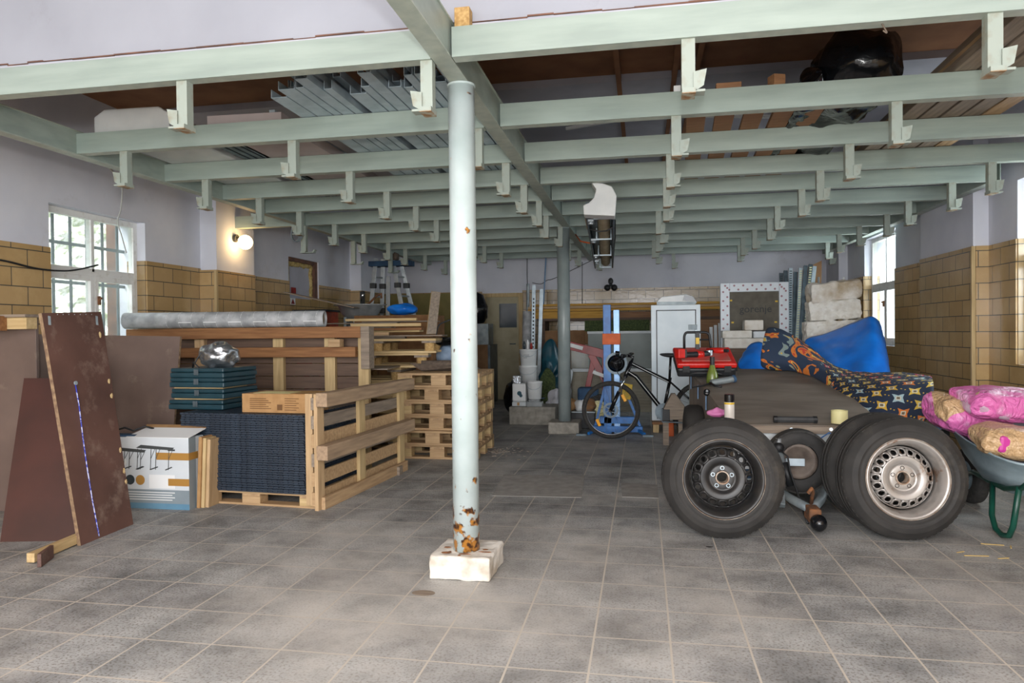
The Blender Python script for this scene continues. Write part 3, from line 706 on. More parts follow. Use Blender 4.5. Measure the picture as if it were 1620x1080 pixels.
# ------------------------------------------------------------------ things lying on the frame
ZT = ZB+BH
def cprof(L_, w_, h_, t=.004):
    return MB().bx(-w_/2, w_/2, 0, L_, 0, t).bx(-w_/2, -w_/2+t, 0, L_, t, h_).bx(w_/2-t, w_/2, 0, L_, t, h_)
random.seed(11)
protos = {}
for w_, h_ in ((.075, .04), (.1, .05), (.05, .05)):
    protos[(w_, h_)] = cprof(3.6, w_, h_).build('metal_stud', 'stud_zinc')
first = set()
def stud(k, x, y, z, rz, rx=0):
    o = protos[k]
    if k in first: o = o.copy(); COL.objects.link(o)
    first.add(k); o.location = (x, y, z); o.rotation_euler = (rx, 0, rz)
    tag(o, 'galvanised steel drywall stud lying across the frame in the bundle left of the centre beam', 'metal stud', 'metal studs on top of the steel frame')
x = A(402, 131, 3.65).x
for i in range(14):
    k = random.choice(list(protos)); x += k[0]/2+.004
    y0_ = 3.62+random.uniform(-.08, .25)
    stud(k, x, y0_, ZT+.003, 0)
    if i not in (4, 9): stud((.05, .05) if k[0] < .07 else (.075, .04), x, y0_+random.uniform(.0, .2), ZT+.058, 0)
    if i % 3 != 2: stud((.05, .05), x, y0_+random.uniform(.0, .2), ZT+.112, 0)
    x += k[0]/2+.006
    if i == 4: x += .05
for i in range(4):
    o = MB().bx(-.02, .02, 0, 2.4, 0, .004).bx(-.02, -.016, 0, 2.4, .004, .03).bx(.016, .02, 0, 2.4, .004, .03).build('slotted_rail', 'galv_dark'); o.location = (-3.02+i*.06, 4.26+i*.05, ZT+.003); o.rotation_euler = (0, 0, .03)
    tag(o, 'dark slotted steel rail on the frame over the left window, beside the white trunking', 'rail', 'slotted rails on the frame')
mb = MB(); mb.prism([(-.28, 0), (.28, 0), (.28, .12), (.2, .17), (-.2, .17), (-.28, .12)], 2.6)
o = mb.build('white_duct', 'white_plastic', bevel=.01); o.location = (-3.40, 4.27, ZT+.003); o.rotation_euler = (0, 0, .04); tag(o, 'long white boxed duct lying on the frame at upper left', 'duct')
o = MB().bx(-.27, .25, 0, 2.2, 0, .075).build('insulation_panel', 'panel_pale'); o.location = (-2.56, 4.28, ZT+.003); o.rotation_euler = (0, 0, .04)
tag(o, 'pale grey boxed panel lying on the frame between the slotted rails and the studs', 'panel')
for o_ in (): pass
mb = MB(); mb.bx(-.02, .02, 0, 1.3, 0, .02); o = mb.build('angle_strip', 'galv'); o.location = (-2.38, 4.3, ZT+.079); o.rotation_euler = (0, 0, 0); tag(o, 'white perforated strip lying on the pale grey boxed panel', 'strip')
# wood block on the nearest beam
o = MB().box((0, 0, .045), (.07, .06, .09)).build('wood_block', 'pressed_wood', bevel=.003); q = A(733, 20, 3.14); o.location = (q.x, 3.14, ZT); tag(o, 'small chipboard block standing on the nearest beam beside the centre beam', 'block')
for px, Y, d, lab in ((1150, 4.3, (.14, .05, .035), 'flat wood offcut on the second beam right of the hanging bracket'), (1225, 4.3, (.07, .07, .06), 'tilted wood cube offcut on the second beam, near the black film bundle')):
    o = MB().box((0, 0, d[2]/2), d).build('wood_offcut', 'plank_red_x', bevel=.003); q = A(px, 130, Y); o.location = (q.x, 4.235, ZT); o.rotation_euler = (0, 0, .4 if px > 1200 else 0); tag(o, lab, 'wood offcut')
o = MB().box((0, 0, .02), (.04, .04, .04)).build('wood_offcut', 'paper_white', bevel=.003); o.location = (A(1071, 140, 4.25).x, 4.235, ZT); tag(o, 'tiny white offcut on the second beam left of the flat wood offcut', 'offcut')
# black film bundles
def bundle(name, px, Y, L_, rx_, rz_, lab, h_, seed):
    q = A(px, 100, Y); mb = MB(); n, k = 40, 40; vs = []
    for i in range(k+1):
        t = i/k; tap = (min(1, t*8+.35)*min(1, (1-t)*8+.35))
        for j in range(n):
            th = 2*PI*j/n; c, s_ = math.cos(th), math.sin(th)
            px_ = math.copysign(abs(c)**.6, c)*rx_*tap; pz_ = math.copysign(abs(s_)**.6, s_)*h_*tap
            p = Vector((px_, t*L_, pz_+h_)); nn_ = noise.noise(p*6+Vector((seed, 0, 0)))*.045+abs(noise.noise(p*17+Vector((seed, 3, 0))))*.03
            vs.append(p+Vector((c, 0, s_))*nn_)
    fs = [(i*n+j, i*n+(j+1) % n, (i+1)*n+(j+1) % n, (i+1)*n+j) for i in range(k) for j in range(n)]+[tuple(range(n-1, -1, -1)), tuple(k*n+j for j in range(n))]
    mb.add(vs, fs); o = mb.build(name, 'black_film', smooth=True); o.location = (q.x, Y, ZT+.005); o.rotation_euler = (0, 0, rz_); return tag(o, lab, 'bundle')
bundle('film_bundle', 1300, 4.33, 1.7, .055, 0, 'small bundle in black plastic film on the frame, left of the big black one', .085, 1)
bundle('film_bundle', 1378, 4.32, 1.9, .21, 0, 'big bulging bundle wrapped in black plastic film on the frame at upper right', .185, 5)
# planks on the frame, right
random.seed(4)
for i in range(25):
    o = MB().bx(-.055, .055, 0, 3.2, 0, .035).build('roof_plank', random.choice(['wood_grey_y', 'wood_y', 'wood_grey_y']), bevel=.003)
    o.location = (1.70+.128*(i % 5)+.02*(i//5), 3.36+.05*(i % 5)+random.uniform(0, .3), ZT+.004+.037*(i//5)); o.rotation_euler = (0, 0, -.02)
    tag(o, 'weathered plank lying lengthwise on the frame at upper right beside the black film bundles', 'plank', 'planks on the frame at upper right')
for i in range(5):
    o = MB().bx(-.06, .06, 0, 2.6, 0, .03).build('roof_plank', 'plank_red_x'); o.location = (.35+.18*i, 4.75, ZT+.003); o.rotation_euler = (0, 0, -.05)
    tag(o, 'reddish plank lying on the frame above the gap between the second and fourth beams', 'plank', 'reddish planks on the frame')

# heater / roller unit hung under the beams
e = thing('hanging_roller_unit', 'long white capped unit with pleated rollers hung under the beams beside the rear column', 'roller unit', (-.345, 5.98, 2.36), rot=(-.035, 0, .045))
mb = MB(); ca = [(-.13, -.16), (.13, -.16), (.13, -.02)]+[(.13-.14*(1-math.cos(a)), -.02+.14*math.sin(a)) for a in [PI/2*i/8 for i in range(1, 9)]]+[(-.09, .12)]+[(-.05-.11*math.sin(a)+.0, .12-.12*(1-math.cos(a))) for a in [PI/2*i/6 for i in range(1, 7)]][::1]
poly = [(-.135, -.17), (.125, -.19), (.14, -.02), (.10, .06), (.02, .09), (-.07, .10), (-.03, .04), (-.05, -.03), (-.09, -.07), (-.14, -.09)]
mb.prism(poly, .16); mb.build('end_cap', 'white_plastic', e, bevel=.008)
mb = MB(); LU = 3.7
mb.bx(.105, .125, .16, LU, -.17, .0).bx(-.125, -.110, .16, LU, -.17, -.03).bx(-.11, .105, .16, LU, -.04, -.03)
mb.build('housing', 'galv_dark', e, bevel=.003)
for a, b_ in ((.2, 1.25), (1.38, 2.4), (2.53, 3.55)):
    mb = MB(); pr_ = []
    k = 14
    for i in range(k*4+1):
        t = i/(k*4); pr_.append((.052+.008*abs(math.sin(t*k*PI)), a+t*(b_-a)))
    pr_ = [(0, a)]+pr_+[(0, b_)]
    mb.lathe(pr_, 20, Matrix.Translation((.025, 0, -.105)) @ Matrix.Rotation(-PI/2, 4, 'X')); mb.build('roller', 'roller', e, smooth=True)
for y_ in (.19, 1.3, 2.45, 3.6):
    mb = MB(); mb.bx(-.06, .1, y_, y_+.03, -.175, -.16).bx(-.06, -.045, y_, y_+.03, -.16, -.05).bx(.085, .1, y_, y_+.03, -.16, -.05); mb.build('clamp', 'galv', e, bevel=.002)
for y_ in (.3, 1.35, 2.5, 3.0):
    mb = MB(); mb.bx(-.115, -.06, y_, y_+.16, -.172, -.15); mb.cyl((-.088, y_+.08, -.185), (-.088, y_+.08, -.15), .02, 12); mb.build('mount_plate', 'aluminium', e, bevel=.003)
mb = MB(); mb.tube([(-.1, .7, -.17), (-.02, .72, -.19), (.05, .7, -.19), (.12, .66, -.16)], .007, 8).tube([(.13, .5, -.13), (.135, 1.3, -.16), (.128, 2.2, -.14), (.12, 3.5, -.15)], .006, 8); mb.build('cable', 'black_plastic', e, smooth=True)
MB().bx(-.134, -.1255, .18, .8, -.15, -.09).build('caution_strip', 'tape_brown', e)
for y_ in (.75, 3.3): MB().cyl((-.03, y_, -.035), (-.03, y_, .10+y_*.035), .012, 8).build('hanger_rod', 'galv_dark', e)
q = A(905, 406, 8.4)
o = MB().tube([(CX+.11, 8.42, 2.36), (-.70, 8.2, 2.25), (-.55, 8.05, 2.2)], .008, 8).build('orange_hook_cord', 'orange', smooth=True); tag(o, 'orange cord tied between the rear column top and the hanging roller unit', 'cord')

# lamp
q = A(393, 380, 7.5)
e = thing('wall_lamp', 'round glowing glass globe lamp on the left pilaster', 'lamp', (XL+.21, 7.50, 2.33))
MB().cyl((0, 0, 0), (.03, 0, 0), .045, 20).cyl((.02, 0, 0), (.09, 0, -.03), .025, 14).build('lamp_holder', 'dark_grey', e, smooth=False)
mb = MB(); mb.ell((.13, 0, -.05), (.082, .082, .082), 24, 16); mb.build('glass_globe', 'globe', e, smooth=True)

# cables on the walls
def cable(name, pts, r, m_, lab, cat='cable'):
    out = []
    P = [Vector(p) for p in pts]; P = [P[0]]+P+[P[-1]]
    for i in range(1, len(P)-2):
        for t in [k/6 for k in range(6)]:
            a, b_, c, d = P[i-1:i+3]
            out.append(.5*((2*b_)+(-a+c)*t+(2*a-5*b_+4*c-d)*t*t+(-a+3*b_-3*c+d)*t**3))
    out.append(P[-1]); o = MB().tube(out, r, 6).build(name, m_, smooth=True, loc=out[0])
    if lab: tag(o, lab, cat)
    return o
cable('hanging_cable', [Vector((-3.86, AX(170, 262, -3.86).y, 2.46)), AX(192, 290, -4.5), AX(191, 330, -4.7), AX(186, 350, -4.8), AX(193, 375, -4.82), AX(200, 400, -4.83)], .006, 'cable_white', 'white cable hanging from the side beam past the left window')
cable('wall_cable', [AX(-40, 405, -4.82), AX(10, 413, -4.82), AX(60, 425, -4.81), AX(110, 428, -4.81), AX(155, 419, -4.8)], .008, 'black_plastic', 'black cable sagging along the tiles left of the left window')
mb = MB()
for i in range(5):
    mb.tube([(.0+.05*math.cos(t)*(1+.06*i), .012*i-.03, .085*math.sin(t)) for t in [2*PI*k/20 for k in range(20)]], .005, 6, closed=True)
q = A(434, 353, 7.7)
o = mb.build('cable_coil', 'carton_grey', smooth=True); o.location = (-3.80-.03, 7.42, 2.34); tag(o, 'coil of grey cable hanging at the side beam near the wall lamp', 'cable')
cable('conduit', [A(834, 408, 12.47), A(834, 440, 12.47), A(836, 470, 12.47)], .006, 'dark_grey', 'thin dark conduit on the back wall above the door')
cable('conduit', [A(921, 414, 12.47), A(921, 440, 12.47), A(921, 482, 12.47)], .006, 'dark_grey', 'thin dark conduit on the back wall below the end of the centre beam')
cable('wall_crack_line', [A(842, 447, 12.49), A(856, 449, 12.49), A(866, 443, 12.49), A(882, 438, 12.49), A(960, 400, 12.49)], .006, 'dark_grey', 'thin dark cracked cable line on the back wall left of the rear column')
q = A(966, 450, 12.4)
e = thing('twin_siren', 'dark three lobed wall fitting on the back wall above the boards', 'wall fitting', (q.x, 12.49, q.z))
MB().ell((-.06, -.06, -.05), (.055, .055, .055), 14, 10).build('lobe', 'black_plastic', e, smooth=True)
MB().ell((.06, -.06, -.05), (.055, .055, .055), 14, 10).build('lobe', 'black_plastic', e, smooth=True)
mb = MB(); mb.ell((0, -.06, .06), (.045, .045, .06), 12, 8).cyl((0, 0, 0), (0, -.06, 0), .03, 10); mb.build('lobe', 'dark_grey', e, smooth=True)
# ======== furniture of the hall
def solo(mb, name, m_, lab, cat, group=None, **k):
    o = mb.build(name, m_, **k); return tag(o, lab, cat, group)
def mat_from(ax, az, normal=None):
    """3x3 from local x and z axes"""
    x = Vector(ax).normalized(); z = Vector(az); z = (z-x*z.dot(x)).normalized(); y = z.cross(x)
    return Matrix((x, y, z)).transposed()
def quad_board(name, m_, c, t, lab, cat, edge=None, bev=.002, nrm=None):
    """board through 4 corner points (in order), thickness t away from the viewer side"""
    c = [Vector(p) for p in c]; n = (c[1]-c[0]).cross(c[3]-c[0]).normalized()
    if n.dot(CAM-c[0]) < 0: n = -n
    b_ = [p-n*t for p in c]; mb = MB(); cen = sum(c, Vector())/4; cen.z = min(p.z for p in c)
    mb.add(c+b_, [(0, 1, 2, 3), (7, 6, 5, 4)]); mb.m = 1
    mb.add(c+b_, [(0, 4, 5, 1), (1, 5, 6, 2), (2, 6, 7, 3), (3, 7, 4, 0)])
    o = mb.build(name, [m_, edge or m_], loc=cen); tag(o, lab, cat); return o, n
# ---- left foreground: tall leaning shuttering board
bl, br = F(128, 863), F(211, 829)
tl = A(66, 495, bl.y); nb_ = (br-bl).cross(tl-bl).normalized(); d_ = ray(160, 493); tr = CAM+d_*((bl-CAM).dot(nb_)/d_.dot(nb_))
e = thing('leaning_board', 'tall narrow brown film faced board leaning at far left with a blue white cord', 'board', bl)
def panel(parent, name, c, t, m_, edge):
    c = [Vector(p)-parent.location for p in c]; n = (c[1]-c[0]).cross(c[3]-c[0]).normalized()
    if n.dot(CAM-parent.location-c[0]) < 0: n = -n
    b_ = [p-n*t for p in c]; mb = MB(); mb.add(c+b_, [(0, 1, 2, 3), (7, 6, 5, 4)]); mb.m = 1
    mb.add(c+b_, [(0, 4, 5, 1), (1, 5, 6, 2), (2, 6, 7, 3), (3, 7, 4, 0)]); mb.build(name, [m_, edge], parent); return n
n = panel(e, 'plywood', (bl, br, tr, tl), .022, 'film_ply', 'film_edge')
o_ = e.location
def onb(px, py):    # a point on the board face
    d = ray(px, py); t = (bl-CAM).dot(n)/d.dot(n); return CAM+d*t+n*.004-o_
MB().tube([onb(118, 606), onb(124, 640), onb(130, 690), onb(137, 740), onb(145, 790), onb(153, 832), onb(156, 848)], .0035, 6).build('cord', 'cord_blue', e, smooth=True)
MB().cyl(onb(118, 606), onb(118, 606)+n*.008, .012, 12).build('eyelet', 'galv', e)
for px in (77, 152):
    a = onb(px, 500); MB().bar(a, onb(px+1, 514), .018, .002, up=n).build('metal_plate', 'galv', e)
for px in range(90, 150, 9): MB().ell(onb(px, 497.5), (.003, .003, .003), 6, 4).build('nail_head', 'galv', e)
random.seed(2)
for px, py in ((158, 530), (172, 603), (176, 626), (196, 745), (199, 762), (190, 712)):
    a = onb(px, py); MB().ell(a-n*.003, (.007, .010, .016), 8, 6, rough=.6, seed=px).build('chipped_edge', 'wood_pale_z', e)
# second brown board behind
b0, b1 = F(0, 857), F(122, 855)
q0 = A(38, 598, 4.02); nb2 = (b1-b0).cross(q0-b0).normalized(); d_ = ray(130, 598); q1 = CAM+d_*((b0-CAM).dot(nb2)/d_.dot(nb2))
o, _ = quad_board('leaning_board', 'film_ply_dark', (b0, b1, q1, q0), .02, 'dark red brown trapezoid board standing behind the tall leaning board', 'board', 'film_edge')
# batten with block on the floor
a0, a1 = F(48, 886, .02), F(130, 850, .02)
e = thing('batten', 'short squared batten lying on the floor at the foot of the leaning board', 'batten', F(60, 880))
MB().bar(a0-e.location+Vector((0, 0, .012)), a1-e.location+Vector((0, .1, .012)), .045, .05).build('timber', 'wood_pale_y', e, bevel=.003)
MB().bar(F(62, 889, .03)-e.location+Vector((.0, 0, .008)), F(82, 874, .03)-e.location+Vector((0, 0, .008)), .02, .07).build('end_plate', 'film_ply', e, bevel=.002)
solo(MB().bx(-.25, .25, -.2, .2, 0, .30), 'carton', 'paper_white', 'pale carton with a magenta stripe at the very left edge behind the dark board', 'carton').location = (F(-60, 860).x-.1, 4.45, 0)
solo(MB().bx(-.252, .252, -.2, -.196, 0, .035), 'stripe_card', 'magenta', 'magenta strip leaning on the pale carton at the left edge', 'strip').location = (F(-60, 860).x-.1, 4.445, .14)
# big brown sheets behind
YS = 5.06
p0, p1 = A(163, 690, YS), A(281, 690, YS); p0.z = p1.z = 0
o, _ = quad_board('shuttering_sheet', 'film_ply_grey', ((A(150, 531, YS).x, YS-.12, 0), (A(282, 690, YS).x, YS-.12, 0), A(285, 532, YS), A(150, 530, YS)), .021, 'large grey brown shuttering sheet standing upright behind the white table carton', 'sheet', 'film_edge')
o, _ = quad_board('shuttering_sheet', 'film_ply_grey', ((-4.70, 4.30, 0), (-4.31, 4.72, 0), (-4.31, 4.80, A(160, 529, 4.8).z), (-4.74, 4.40, A(0, 527, 4.4).z)), .021, 'grey brown shuttering sheet against the left wall under the window, behind the tall board', 'sheet', 'film_edge')
mb = MB(); qa = A(0, 607, 4.6); mb.bx(-.5, .5, -.02, .02, -.03, .0)
o = solo(mb, 'rail', 'wood_pale_x', 'pale wooden rail held across the brown sheet at far left', 'rail'); o.location = (A(33, 605, 4.2).x-.5, 4.22, A(20, 605, 4.2).z)
e = thing('timber_stack', 'end of a stacked timber beam pallet at far left below the window tiles', 'timber', (A(0, 510, 4.15).x-.05, 4.15, 0))
zt = A(20, 495, 4.1).z
MB().bx(-.1, .32, -.06, .03, zt-.11, zt-.03).build('beam', 'wood_pale_x', e, bevel=.004)
MB().bx(-.1, .17, -.12, -.06, zt-.12, zt-.02).build('block', 'wood_orange_x', e, bevel=.004)
MB().bx(-.1, .33, -.08, .06, zt-.03, zt-.01).build('deck_board', 'wood_grey_x', e, bevel=.002)
MB().bx(-.1, .3, .035, .06, .0, zt-.03).build('back_sheet', 'film_ply_grey', e, bevel=.002)

# ---- table carton
e = thing('table_carton', 'white and grey carton printed with folding tables, taped, standing on the floor', 'carton', (-3.43, 4.40, 0), rz=.0)
CWx, CH_, CD = .33, .50, .17
mb = MB(); mb.bx(-CWx, CWx, 0, CD, 0, CH_); mb.build('box_body', 'carton_white', e, bevel=.004)
def fr(nm, x0, x1, z0, z1, m_, d=.0015): return MB().bx(x0, x1, -d, 0, z0, z1).build(nm, m_, e)
fr('grey_band', -CWx, CWx, .04, .135, 'carton_grey'); fr('blue_band', -CWx, CWx, 0, .042, 'carton_blue', .001)
fr('white_label', .02, .22, .145, .24, 'paper_white')
mb = MB()
for i in range(4):
    for z in (0,): mb.bx(-.26, .2+.02*(i % 2), -.003, -.0015, .062+i*.017, .068+i*.017)
mb.build('text_lines', 'paper_white', e)
def tab(x0, x1, z, dep):
    mb = MB(); mb.prism([(x0, z), (x0+.04, z+.022), (x1+.02, z+.006), (x1, z-.012)], .003, Matrix.Translation((0, -.003, 0)))
    for x in (x0+.015, (x0+x1)/2-.02, (x0+x1)/2+.02, x1-.02):
        mb.tube([(x, -.002, z-.005), (x-.008, -.002, z-dep)], .0022, 5); mb.tube([(x+.03, -.002, z-.005), (x-.004, -.002, z-dep*.5)], .0018, 5)
    for a, b_ in ((x0+.0, x0+.05), ((x0+x1)/2-.03, (x0+x1)/2+.03), (x1-.05, x1+.0)): mb.tube([(a, -.002, z-dep), (b_, -.002, z-dep+.02)], .004, 5)
    mb.build('table_print', 'text_grey', e)
tab(-.28, -.02, .405, .13); tab(-.08, .2, .425, .15)
fr('logo', .17, .225, .408, .42, 'text_grey'); fr('tape', .08, CWx+.002, .345, .395, 'tape_brown', .002); fr('tape', .17, CWx+.002, .165, .215, 'tape_brown', .002)
MB().bx(CWx, CWx+.002, 0, CD*.6, .345, .395).build('tape', 'tape_brown', e)
MB().bx(CWx, CWx+.0015, .0, CD*.45, 0, CH_).build('grey_side_band', 'carton_grey', e)
for x, m_ in ((-.13, 'door_glass'), (-.05, 'tape_brown')):
    MB().cyl((x, -.003, .2), (x, 0, .2), .035, 20).build('round_print', m_, e)
MB().cyl((-.19, -.003, .325), (-.19, 0, .325), .033, 20).build('round_label', 'paper_white', e)
mb = MB(); mb.add([(-.16, 0, CH_), (CWx, 0, CH_), (CWx+.02, CD, CH_+.045), (-.12, CD, CH_+.045)], [(0, 1, 2, 3)]); mb.build('lid_flap', 'paper_white', e, solid=.004)
mb = MB(); mb.add([(-.14, CD, CH_+.045), (CWx+.02, CD, CH_+.045), (CWx, CD+.05, CH_+.06), (-.16, CD+.05, CH_+.06)], [(0, 1, 2, 3)]); mb.build('lid_flap', 'cardboard', e, solid=.004)
solo(MB().tube([(-.28, .05, 0), (-.24, .06, .03), (-.18, .05, .045), (-.12, .06, .02), (-.1, .07, .03), (-.05, .09, .05), (.0, .12, .03)], .007, 8), 'strap', 'black_plastic', 'black strap lying on top of the white table carton', 'strap', smooth=True).location = (-3.48, 4.43, CH_+.01)
solo(MB().bx(-.13, .09, 0, .08, 0, .012), 'flat_packet', 'blue_cloth', 'thin dark blue packet on top of the white table carton', 'packet').location = (-3.62, 4.41, CH_+.001)
# planks right of carton
for i, dx in enumerate((0, .026, .052)):
    q = Vector((-3.075+dx, 4.46+.012*i, 0))
    o = solo(MB().bx(-.012, .012, 0, .16, 0, .50-.01*i), 'short_board', ['cardboard', 'wood_pale_z', 'wood_z'][i], ['flat cardboard piece against the right side of the white table carton', 'pale short board between the cardboard piece and the brown one', 'brown short board nearest the black plates, beside the white table carton'][i], 'board', bevel=.002)
    o.location = q; o.rotation_euler = (0, .05, 0)

# ---- pallets
def make_pallet(label, group, kind='block', L=1.2, W=.8, cat='pallet', wm=('wood_x', 'wood_y')):
    e = thing('wooden_pallet', label, cat, group=group)
    for k in range(5):
        y = -W/2+.0725+(W-.145)*k/4 if k in (0, 2, 4) else -W/2+.0725+(W-.145)*k/4
        wd = .145 if k % 2 == 0 else .10
        MB().bx(-L/2, L/2, y-wd/2, y+wd/2, .122, .144).build('deck_board', wm[0], e, bevel=.002)
    for x in (-L/2+.0725, 0, L/2-.0725): MB().bx(x-.0725, x+.0725, -W/2, W/2, .1, .122).build('cross_board', wm[1], e, bevel=.002)
    for y in (-W/2+.05, 0, W/2-.05):
        MB().bx(-L/2, L/2, y-.05, y+.05, 0, .022).build('bottom_board', wm[0], e, bevel=.002)
        for x in (-L/2+.0725, 0, L/2-.0725):
            if kind == 'round':
                o = MB().cyl((x, y, .022), (x, y, .1), .05, 16).build('block', 'pressed_wood', e)
            else: MB().bx(x-.0725, x+.0725, y-.05, y+.05, .022, .1).build('block', 'wood_pale_x' if x else wm[0], e, bevel=.002)
    return e
# half height pallet under the black plates
PX, PY = -2.74, 4.98
RZP = -.07
p = make_pallet('low wooden pallet on the floor carrying the stack of black plates', None, L=1.06, W=.78); p.location = (PX+.02, PY, 0); p.scale = (1, 1, .68); p.rotation_euler = (0, 0, RZP)
random.seed(8)
# black ribbed plates
NP = 34; Z0 = .1; TH = (.655-Z0)/NP
mb = MB(); LX, LY = .50, .39
mb.bx(-LX, LX, -LY, LY, 0, TH*.55)
for i in range(24):
    x = -LX+2*LX*(i+.5)/24; mb.bx(x-.0175, x+.0175, -LY-.004, LY, TH*.45, TH*.86)
for i in range(18):
    y = -LY+2*LY*(i+.5)/18; mb.bx(LX-.02, LX+.004, y-.012, y+.012, TH*.45, TH*.86)
pl = mb.build('ribbed_plate', 'mat_rubber')
for i in range(NP):
    o = pl if i == 0 else pl.copy()
    if i: COL.objects.link(o)
    o.location = (PX-.035+random.uniform(-.006, .006), PY-.02+random.uniform(-.005, .005), Z0+i*TH); o.rotation_euler = (0, 0, RZP+random.uniform(-.006, .006))
    tag(o, 'thin black ribbed plastic plate in the tall stack on the low pallet', 'plate', 'black ribbed plates stacked on the low pallet')
tag(o, 'topmost black ribbed plate of the stack on the low pallet, under the teal cases', 'plate')
ZP = Z0+NP*TH
# extra plates to the left, behind the carton
for i in range(10):
    o = solo(MB().bx(-.16, .16, -.3, .3, 0, .024), 'ribbed_plate', 'mat_rubber', 'narrow black plate in the low pile behind the white table carton', 'plate', 'narrow black plates behind the table carton') if i == 0 else o.copy()
    if i: COL.objects.link(o)
    o.location = (-3.46, 5.0-.08, .0+.0245*i)
# teal cases
def case(w_, d_, h_): 
    e = thing('teal_case', 'x', 'case')
    MB().bx(-w_/2, w_/2, -d_/2, d_/2, 0, h_*.55).build('case_tray', 'teal_case', e, bevel=.008)
    MB().bx(-w_/2+.004, w_/2-.004, -d_/2+.004, d_/2-.004, h_*.58, h_).build('case_lid', 'teal_case', e, bevel=.008)
    MB().bx(-.02, .02, -d_/2-.005, -d_/2, h_*.3, h_*.9).build('latch', 'galv_dark', e, bevel=.002)
    return e
c1 = case(.47, .42, .071)
zz = ZP; cl = ['lowest dark teal case lying on the black plates', 'second dark teal case from below, with a pale board on it', 'third dark teal case from below', 'top dark teal case with the latch, under the silver bag']
for i in range(4):
    c = c1 if i == 0 else dup(c1)
    c.location = (-3.29+.012*[0, 2, 1, 1.5][i], 4.98, zz+.0); c.rotation_euler = (0, 0, RZP+[.03, -.02, .02, 0][i]); c['label'] = cl[i]; zz += .072
    if i in (0, 1):
        o = solo(MB().bx(-.21, .2, -.16, .16, 0, .010), 'thin_board', 'wood_pale_x', ['thin pale board between the lowest and second teal cases', 'thin pale board between the second and third teal cases'][i], 'board'); o.location = (-3.29, 4.97, zz); zz += .011
# silver bag
mb = MB(); mb.ell((0, 0, .095), (.155, .13, .10), 26, 16, rough=.35, seed=3)
o = mb.build('silver_bag', 'foil', smooth=True, sub=1); o.location = (-3.21, 4.95, zz-.006); tag(o, 'crumpled silver foil bag lying on the teal cases', 'bag')
mb = MB(); mb.tube([(-.1, -.1, .0), (-.14, -.12, .05), (-.16, -.1, .01), (-.15, -.05, .08), (-.1, -.08, .12)], .006, 6); mb.build('drawstring', 'dark_grey', o, smooth=True)
# brown carton with printed lines
e = thing('printed_carton', 'flat brown cardboard box with printed text lying on the black plates', 'carton', (-2.555, 4.75, ZP+.001), rz=RZP)
MB().bx(-.265, .265, -.14, .14, 0, .135).build('box_body', 'cardboard', e, bevel=.003)
mb = MB()
for k in range(6):
    mb.bx(-.2, -.03-.02*(k % 3), -.142, -.14, .028+k*.014, .033+k*.014)
    mb.bx(.08, .17+.02*(k % 2), -.142, -.14, .02+k*.016, .025+k*.016)
mb.bx(.02, .06, -.142, -.14, .02, .06)
mb.build('text_lines', 'print_brown', e)
MB().bx(-.2, .1, -.1, .06, .135, .1365).build('paper_sheet', 'cream_tape', e)
MB().bx(.1, .26, -.13, .13, .135, .1362).build('tape', 'tape_brown', e)

# ---- upright heavy pallet
e = thing('upright_pallet', 'big heavy wooden pallet stood on its side right of the black plates', 'pallet', (-2.19, 4.50, 0), rz=math.atan2(-(-2.11+2.22), 1.5))
LP = 1.50
for z, h in ((.03, .095), (.165, .095), (.30, .09), (.43, .095), (.56, .09), (.69, .085)):
    MB().bx(-.05, -.028, .0, LP, z, z+h).build('slat', 'wood_x' if h > .092 else 'wood_grey_y', e, bevel=.002)
for y, w_ in ((0, .09), (.62, .10), (1.38, .10)):
    MB().bx(-.028, .0, y, y+w_, .0, .80).build('upright_board', 'wood_pale_z' if y else 'wood_z', e, bevel=.002)
MB().bx(.0, .028, .04, LP-.02, 0, .085).build('bottom_rail', 'wood_y', e, bevel=.002)
for z0_, z1_ in ((.715, .81), (.35, .45)):
    MB().bx(.0, .085, -.02, LP+.02, z0_, z1_).build('skid_beam', 'wood_skid_y', e, bevel=.005)
MB().bx(-.105, -.05, .02, .1, .03, .8).build('edge_block', 'wood_z', e, bevel=.002)
o = solo(MB().box((0, 0, .035), (.09, .08, .07)), 'wood_block', 'wood_grey_x', 'small wood block on the floor at the far end of the upright pallet', 'block'); o.location = F(627, 750)

# ---- timber crate with pipe on it
e = thing('timber_crate', 'long timber crate with brown plank back standing behind the black plates', 'crate', (-3.6, 5.9, 0))
x0, x1 = XL+.08+3.6, -2.44+3.6
MB().bx(x0, x1, -.03, .07, 1.175, 1.275).build('top_rail', 'wood_orange_x', e, bevel=.006)
MB().bx(x0+.05, x1-.05, -.03, .03, 1.005, 1.095).build('middle_rail', 'wood_orange_x', e, bevel=.006)
for x in (-4.1, -3.31, -2.81, -2.49):
    MB().bx(x+3.6-.0, x+3.6+.1, .03, .08, 0, 1.175).build('post', 'wood_pale_z' if x > -3.5 else 'wood_z', e, bevel=.004)
for k in range(10): MB().bx(x0, x1, .08, .105, .02+k*.116, .13+k*.116).build('back_plank', 'wood_dark_x', e, bevel=.002)
MB().bx(-2.44+3.6, -2.36+3.6, -.03, .09, .9, 1.275).build('corner_post', 'wood_grey_x', e, bevel=.005)
for x in (-2.66,): MB().box((x+3.6, -.05, 1.13), (.11, .09, .07)).build('spacer_block', 'wood_x', e, bevel=.004)
pa, pb = Vector((-4.70, 5.78, 1.275+.076)), Vector((-2.86, 6.06, 1.275+.076))
e = thing('big_pipe', 'large grey cardboard or concrete tube lying on top of the timber crate', 'pipe', pa)
d = (pb-pa); L_ = d.length; Mr = d.to_track_quat('Z', 'Y').to_matrix().to_4x4()
